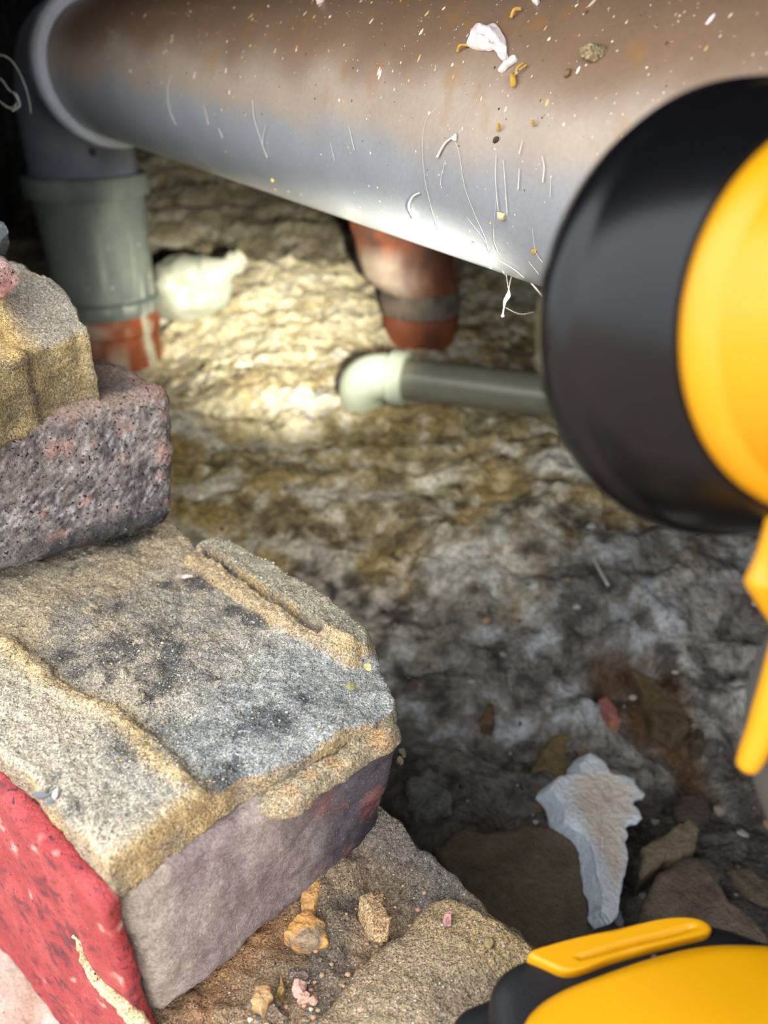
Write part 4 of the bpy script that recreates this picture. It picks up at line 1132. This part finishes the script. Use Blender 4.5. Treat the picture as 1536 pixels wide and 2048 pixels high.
# dry leaf scraps caught on the dark brick corner
for k, (px, py, s) in enumerate(((806, 1500, 0.0022), (800, 1520, 0.0018))):
    p = UD(px, py, 0.318)
    v, f = stone_vf(p, (s, s * 0.7, s * 1.6), 3, 60 + k, 0.4)
    tag(mk('dirt_scrap', v, f, M_FLAKE, None, disp=((0.001, 500, 2, k),), col=(110, 98, 84)), ('upper' if k == 0 else 'lower') + ' curled dirt scrap clinging to the dark brick corner', 'scrap')

# ------------------------------------------------------------------ the cordless torch standing on the ledge
AX = np.array((-0.27, 0.92, -0.27)); AX /= np.linalg.norm(AX)
HC = UD(1722, 640, 0.125)
torch = empty('work_light', (0.085, 0.110, -0.262), 'yellow and black cordless work light standing on the ledge', 'torch')
lathe('head_cap', HC, AX, [(-0.020, 0.0), (-0.020, 0.012), (-0.0185, 0.021), (-0.014, 0.0268), (-0.006, 0.0292), (-0.0035, 0.0298), (-0.002, 0.0318), (0.0008, 0.0328), (0.0025, 0.0324), (0.003, 0.028)], M_YELLOW, torch, n=96)
bez = lathe('head_bezel', HC, AX, [(0.002, 0.028), (0.0022, 0.0336), (0.004, 0.0348), (0.012, 0.0384), (0.0195, 0.0408), (0.0215, 0.0411), (0.0225, 0.0422), (0.027, 0.0432), (0.031, 0.0424), (0.033, 0.0404), (0.033, 0.0370), (0.026, 0.034)], M_BLACK, torch, n=128, sharp=50)
lathe('lens', HC, AX, [(0.0255, 0.0), (0.0255, 0.034), (0.0265, 0.0345)], M_LENS, torch, n=64)
# black yoke that carries the head
sweep('yoke', spline([HC + AX * 0.012 + np.array((0.0, 0, 0.030)), HC + AX * 0.004 + np.array((0.016, 0, 0.043)), HC + np.array((0.038, 0.0, 0.037)), HC + np.array((0.052, -0.001, 0.012)), HC + np.array((0.050, -0.002, -0.020)), HC + np.array((0.038, -0.003, -0.046)), HC + np.array((0.028, -0.004, -0.062))], 8), 0.009, M_BLACK, torch, n=24)
for kind, en, ang, bl in (('hot', SPOT_HOT, 30, 1.0), ('beam_spill', SPOT_SPILL, 62, 1.0)):
    L = bpy.data.lights.new('torch_lamp', 'SPOT')
    L.energy = en; L.spot_size = math.radians(ang); L.spot_blend = bl; L.shadow_soft_size = 0.012 if kind == 'hot' else 0.02
    L.color = (1.0, 0.95, 0.80)
    lo = bpy.data.objects.new('torch_lamp', L); sc.collection.objects.link(lo)
    lo.parent = torch
    p = HC + AX * 0.037 + np.array((-0.014, -0.004, -0.020))
    tgt = np.array((*U(485, 525, -0.29), -0.29)) if kind == 'hot' else np.array((*U(600, 860, -0.31), -0.31))
    lo.location = p - np.array((0.085, 0.110, -0.262))
    lo.rotation_euler = Vector(tgt - p).to_track_quat('-Z', 'Y').to_euler()
# grip with its yellow trim
sweep('grip', spline([HC + AX * 0.010 + np.array((0.012, -0.002, -0.022)), HC + np.array((0.022, -0.003, -0.040)), np.array((0.0990, 0.118, -0.092)), np.array((0.0952, 0.116, -0.116)), np.array((0.1010, 0.112, -0.134)), np.array((0.1180, 0.108, -0.162)), np.array((0.1250, 0.104, -0.204))], 10), 0.0190, M_GREY, torch, n=32)
sweep('trim', spline([UD(1560, 960, 0.132), UD(1546, 1050, 0.135), UD(1527, 1130, 0.138), UD(1526, 1170, 0.139), UD(1548, 1230, 0.142), UD(1580, 1290, 0.145)], 8), np.interp(np.linspace(0, 1, 41), [0, 0.35, 0.55, 0.8, 1], [0.0012, 0.0016, 0.0030, 0.0014, 0.001]), M_YELLOW, torch, n=20)
sweep('trim', spline([UD(1570, 1290, 0.146), UD(1545, 1390, 0.149), UD(1528, 1450, 0.151), UD(1504, 1510, 0.153), UD(1490, 1540, 0.154)], 8), np.interp(np.linspace(0, 1, 33), [0, 0.4, 0.75, 0.95, 1], [0.0026, 0.0030, 0.0026, 0.0021, 0.0012]), M_YELLOW, torch, n=20)
# base: battery body, latches, yellow panels
BZ = -0.2075
BODY = PX([(985, 2015), (988, 1955), (1035, 1913), (1150, 1872), (1330, 1828), (1440, 1838), (1580, 1880), (1800, 1900), (1980, 2020), (2000, 2280), (1600, 2340), (1120, 2330), (1000, 2200)], BZ)
base = slab('battery_base', BODY, BZ, -0.2605, M_BLACKM, torch, n=160, rings=14, side=6, edge=0.006)
PAN = PX([(1030, 2140), (1045, 2048), (1072, 2006), (1120, 1975), (1200, 1945), (1300, 1911), (1400, 1886), (1490, 1880), (1600, 1888), (1780, 1930), (1900, 2050), (1900, 2230), (1560, 2300), (1150, 2290)], BZ + 0.0045)
panel = slab('top_panel', PAN, BZ + 0.0045, BZ - 0.004, M_YELLOW, torch, n=180, rings=16, side=4, edge=0.004, topfn=lambda xy: 0.004 * sst(0.045, 0.0, np.linalg.norm(xy - np.array(U(1400, 2120, BZ)), axis=1)))
sea = [U(1308, 1908, BZ + 0.0046), U(1325, 1921, BZ + 0.006), U(1345, 1936, BZ + 0.007)]
def seam(pts, r, z0):
    return [np.array((p[0], p[1], z)) for p, z in zip(pts, z0)]
sweep('seam', seam(sea, 0, (BZ + 0.0036, BZ + 0.0048, BZ + 0.0049)), 0.0007, M_GREY, panel, n=8)
STR = PX([(1056, 1906), (1100, 1888), (1180, 1866), (1270, 1846), (1345, 1833), (1398, 1835), (1424, 1850), (1416, 1866), (1370, 1878), (1290, 1898), (1220, 1918), (1165, 1938), (1130, 1942), (1098, 1930)], BZ + 0.003)
SLOT = PX([(1150, 1912), (1240, 1884), (1330, 1862), (1380, 1848), (1398, 1854), (1360, 1868), (1280, 1888), (1200, 1910), (1160, 1920)], BZ + 0.003)
latch = slab('latch_strip', STR, BZ + 0.003, BZ - 0.006, M_YELLOW, torch, n=160, rings=26, side=4, edge=0.0016,
             topfn=lambda xy: -0.0022 * sst(0.0005, -0.0018, poly_sd(xy, SLOT)))
LOB = PX([(900, 2060), (922, 2014), (960, 1994), (1000, 1986), (1040, 2010), (1040, 2100), (1000, 2200), (900, 2200)], -0.226)
slab('release_button', LOB, -0.226, -0.2595, M_BLACKM, torch, n=90, rings=10, side=5, edge=0.005)
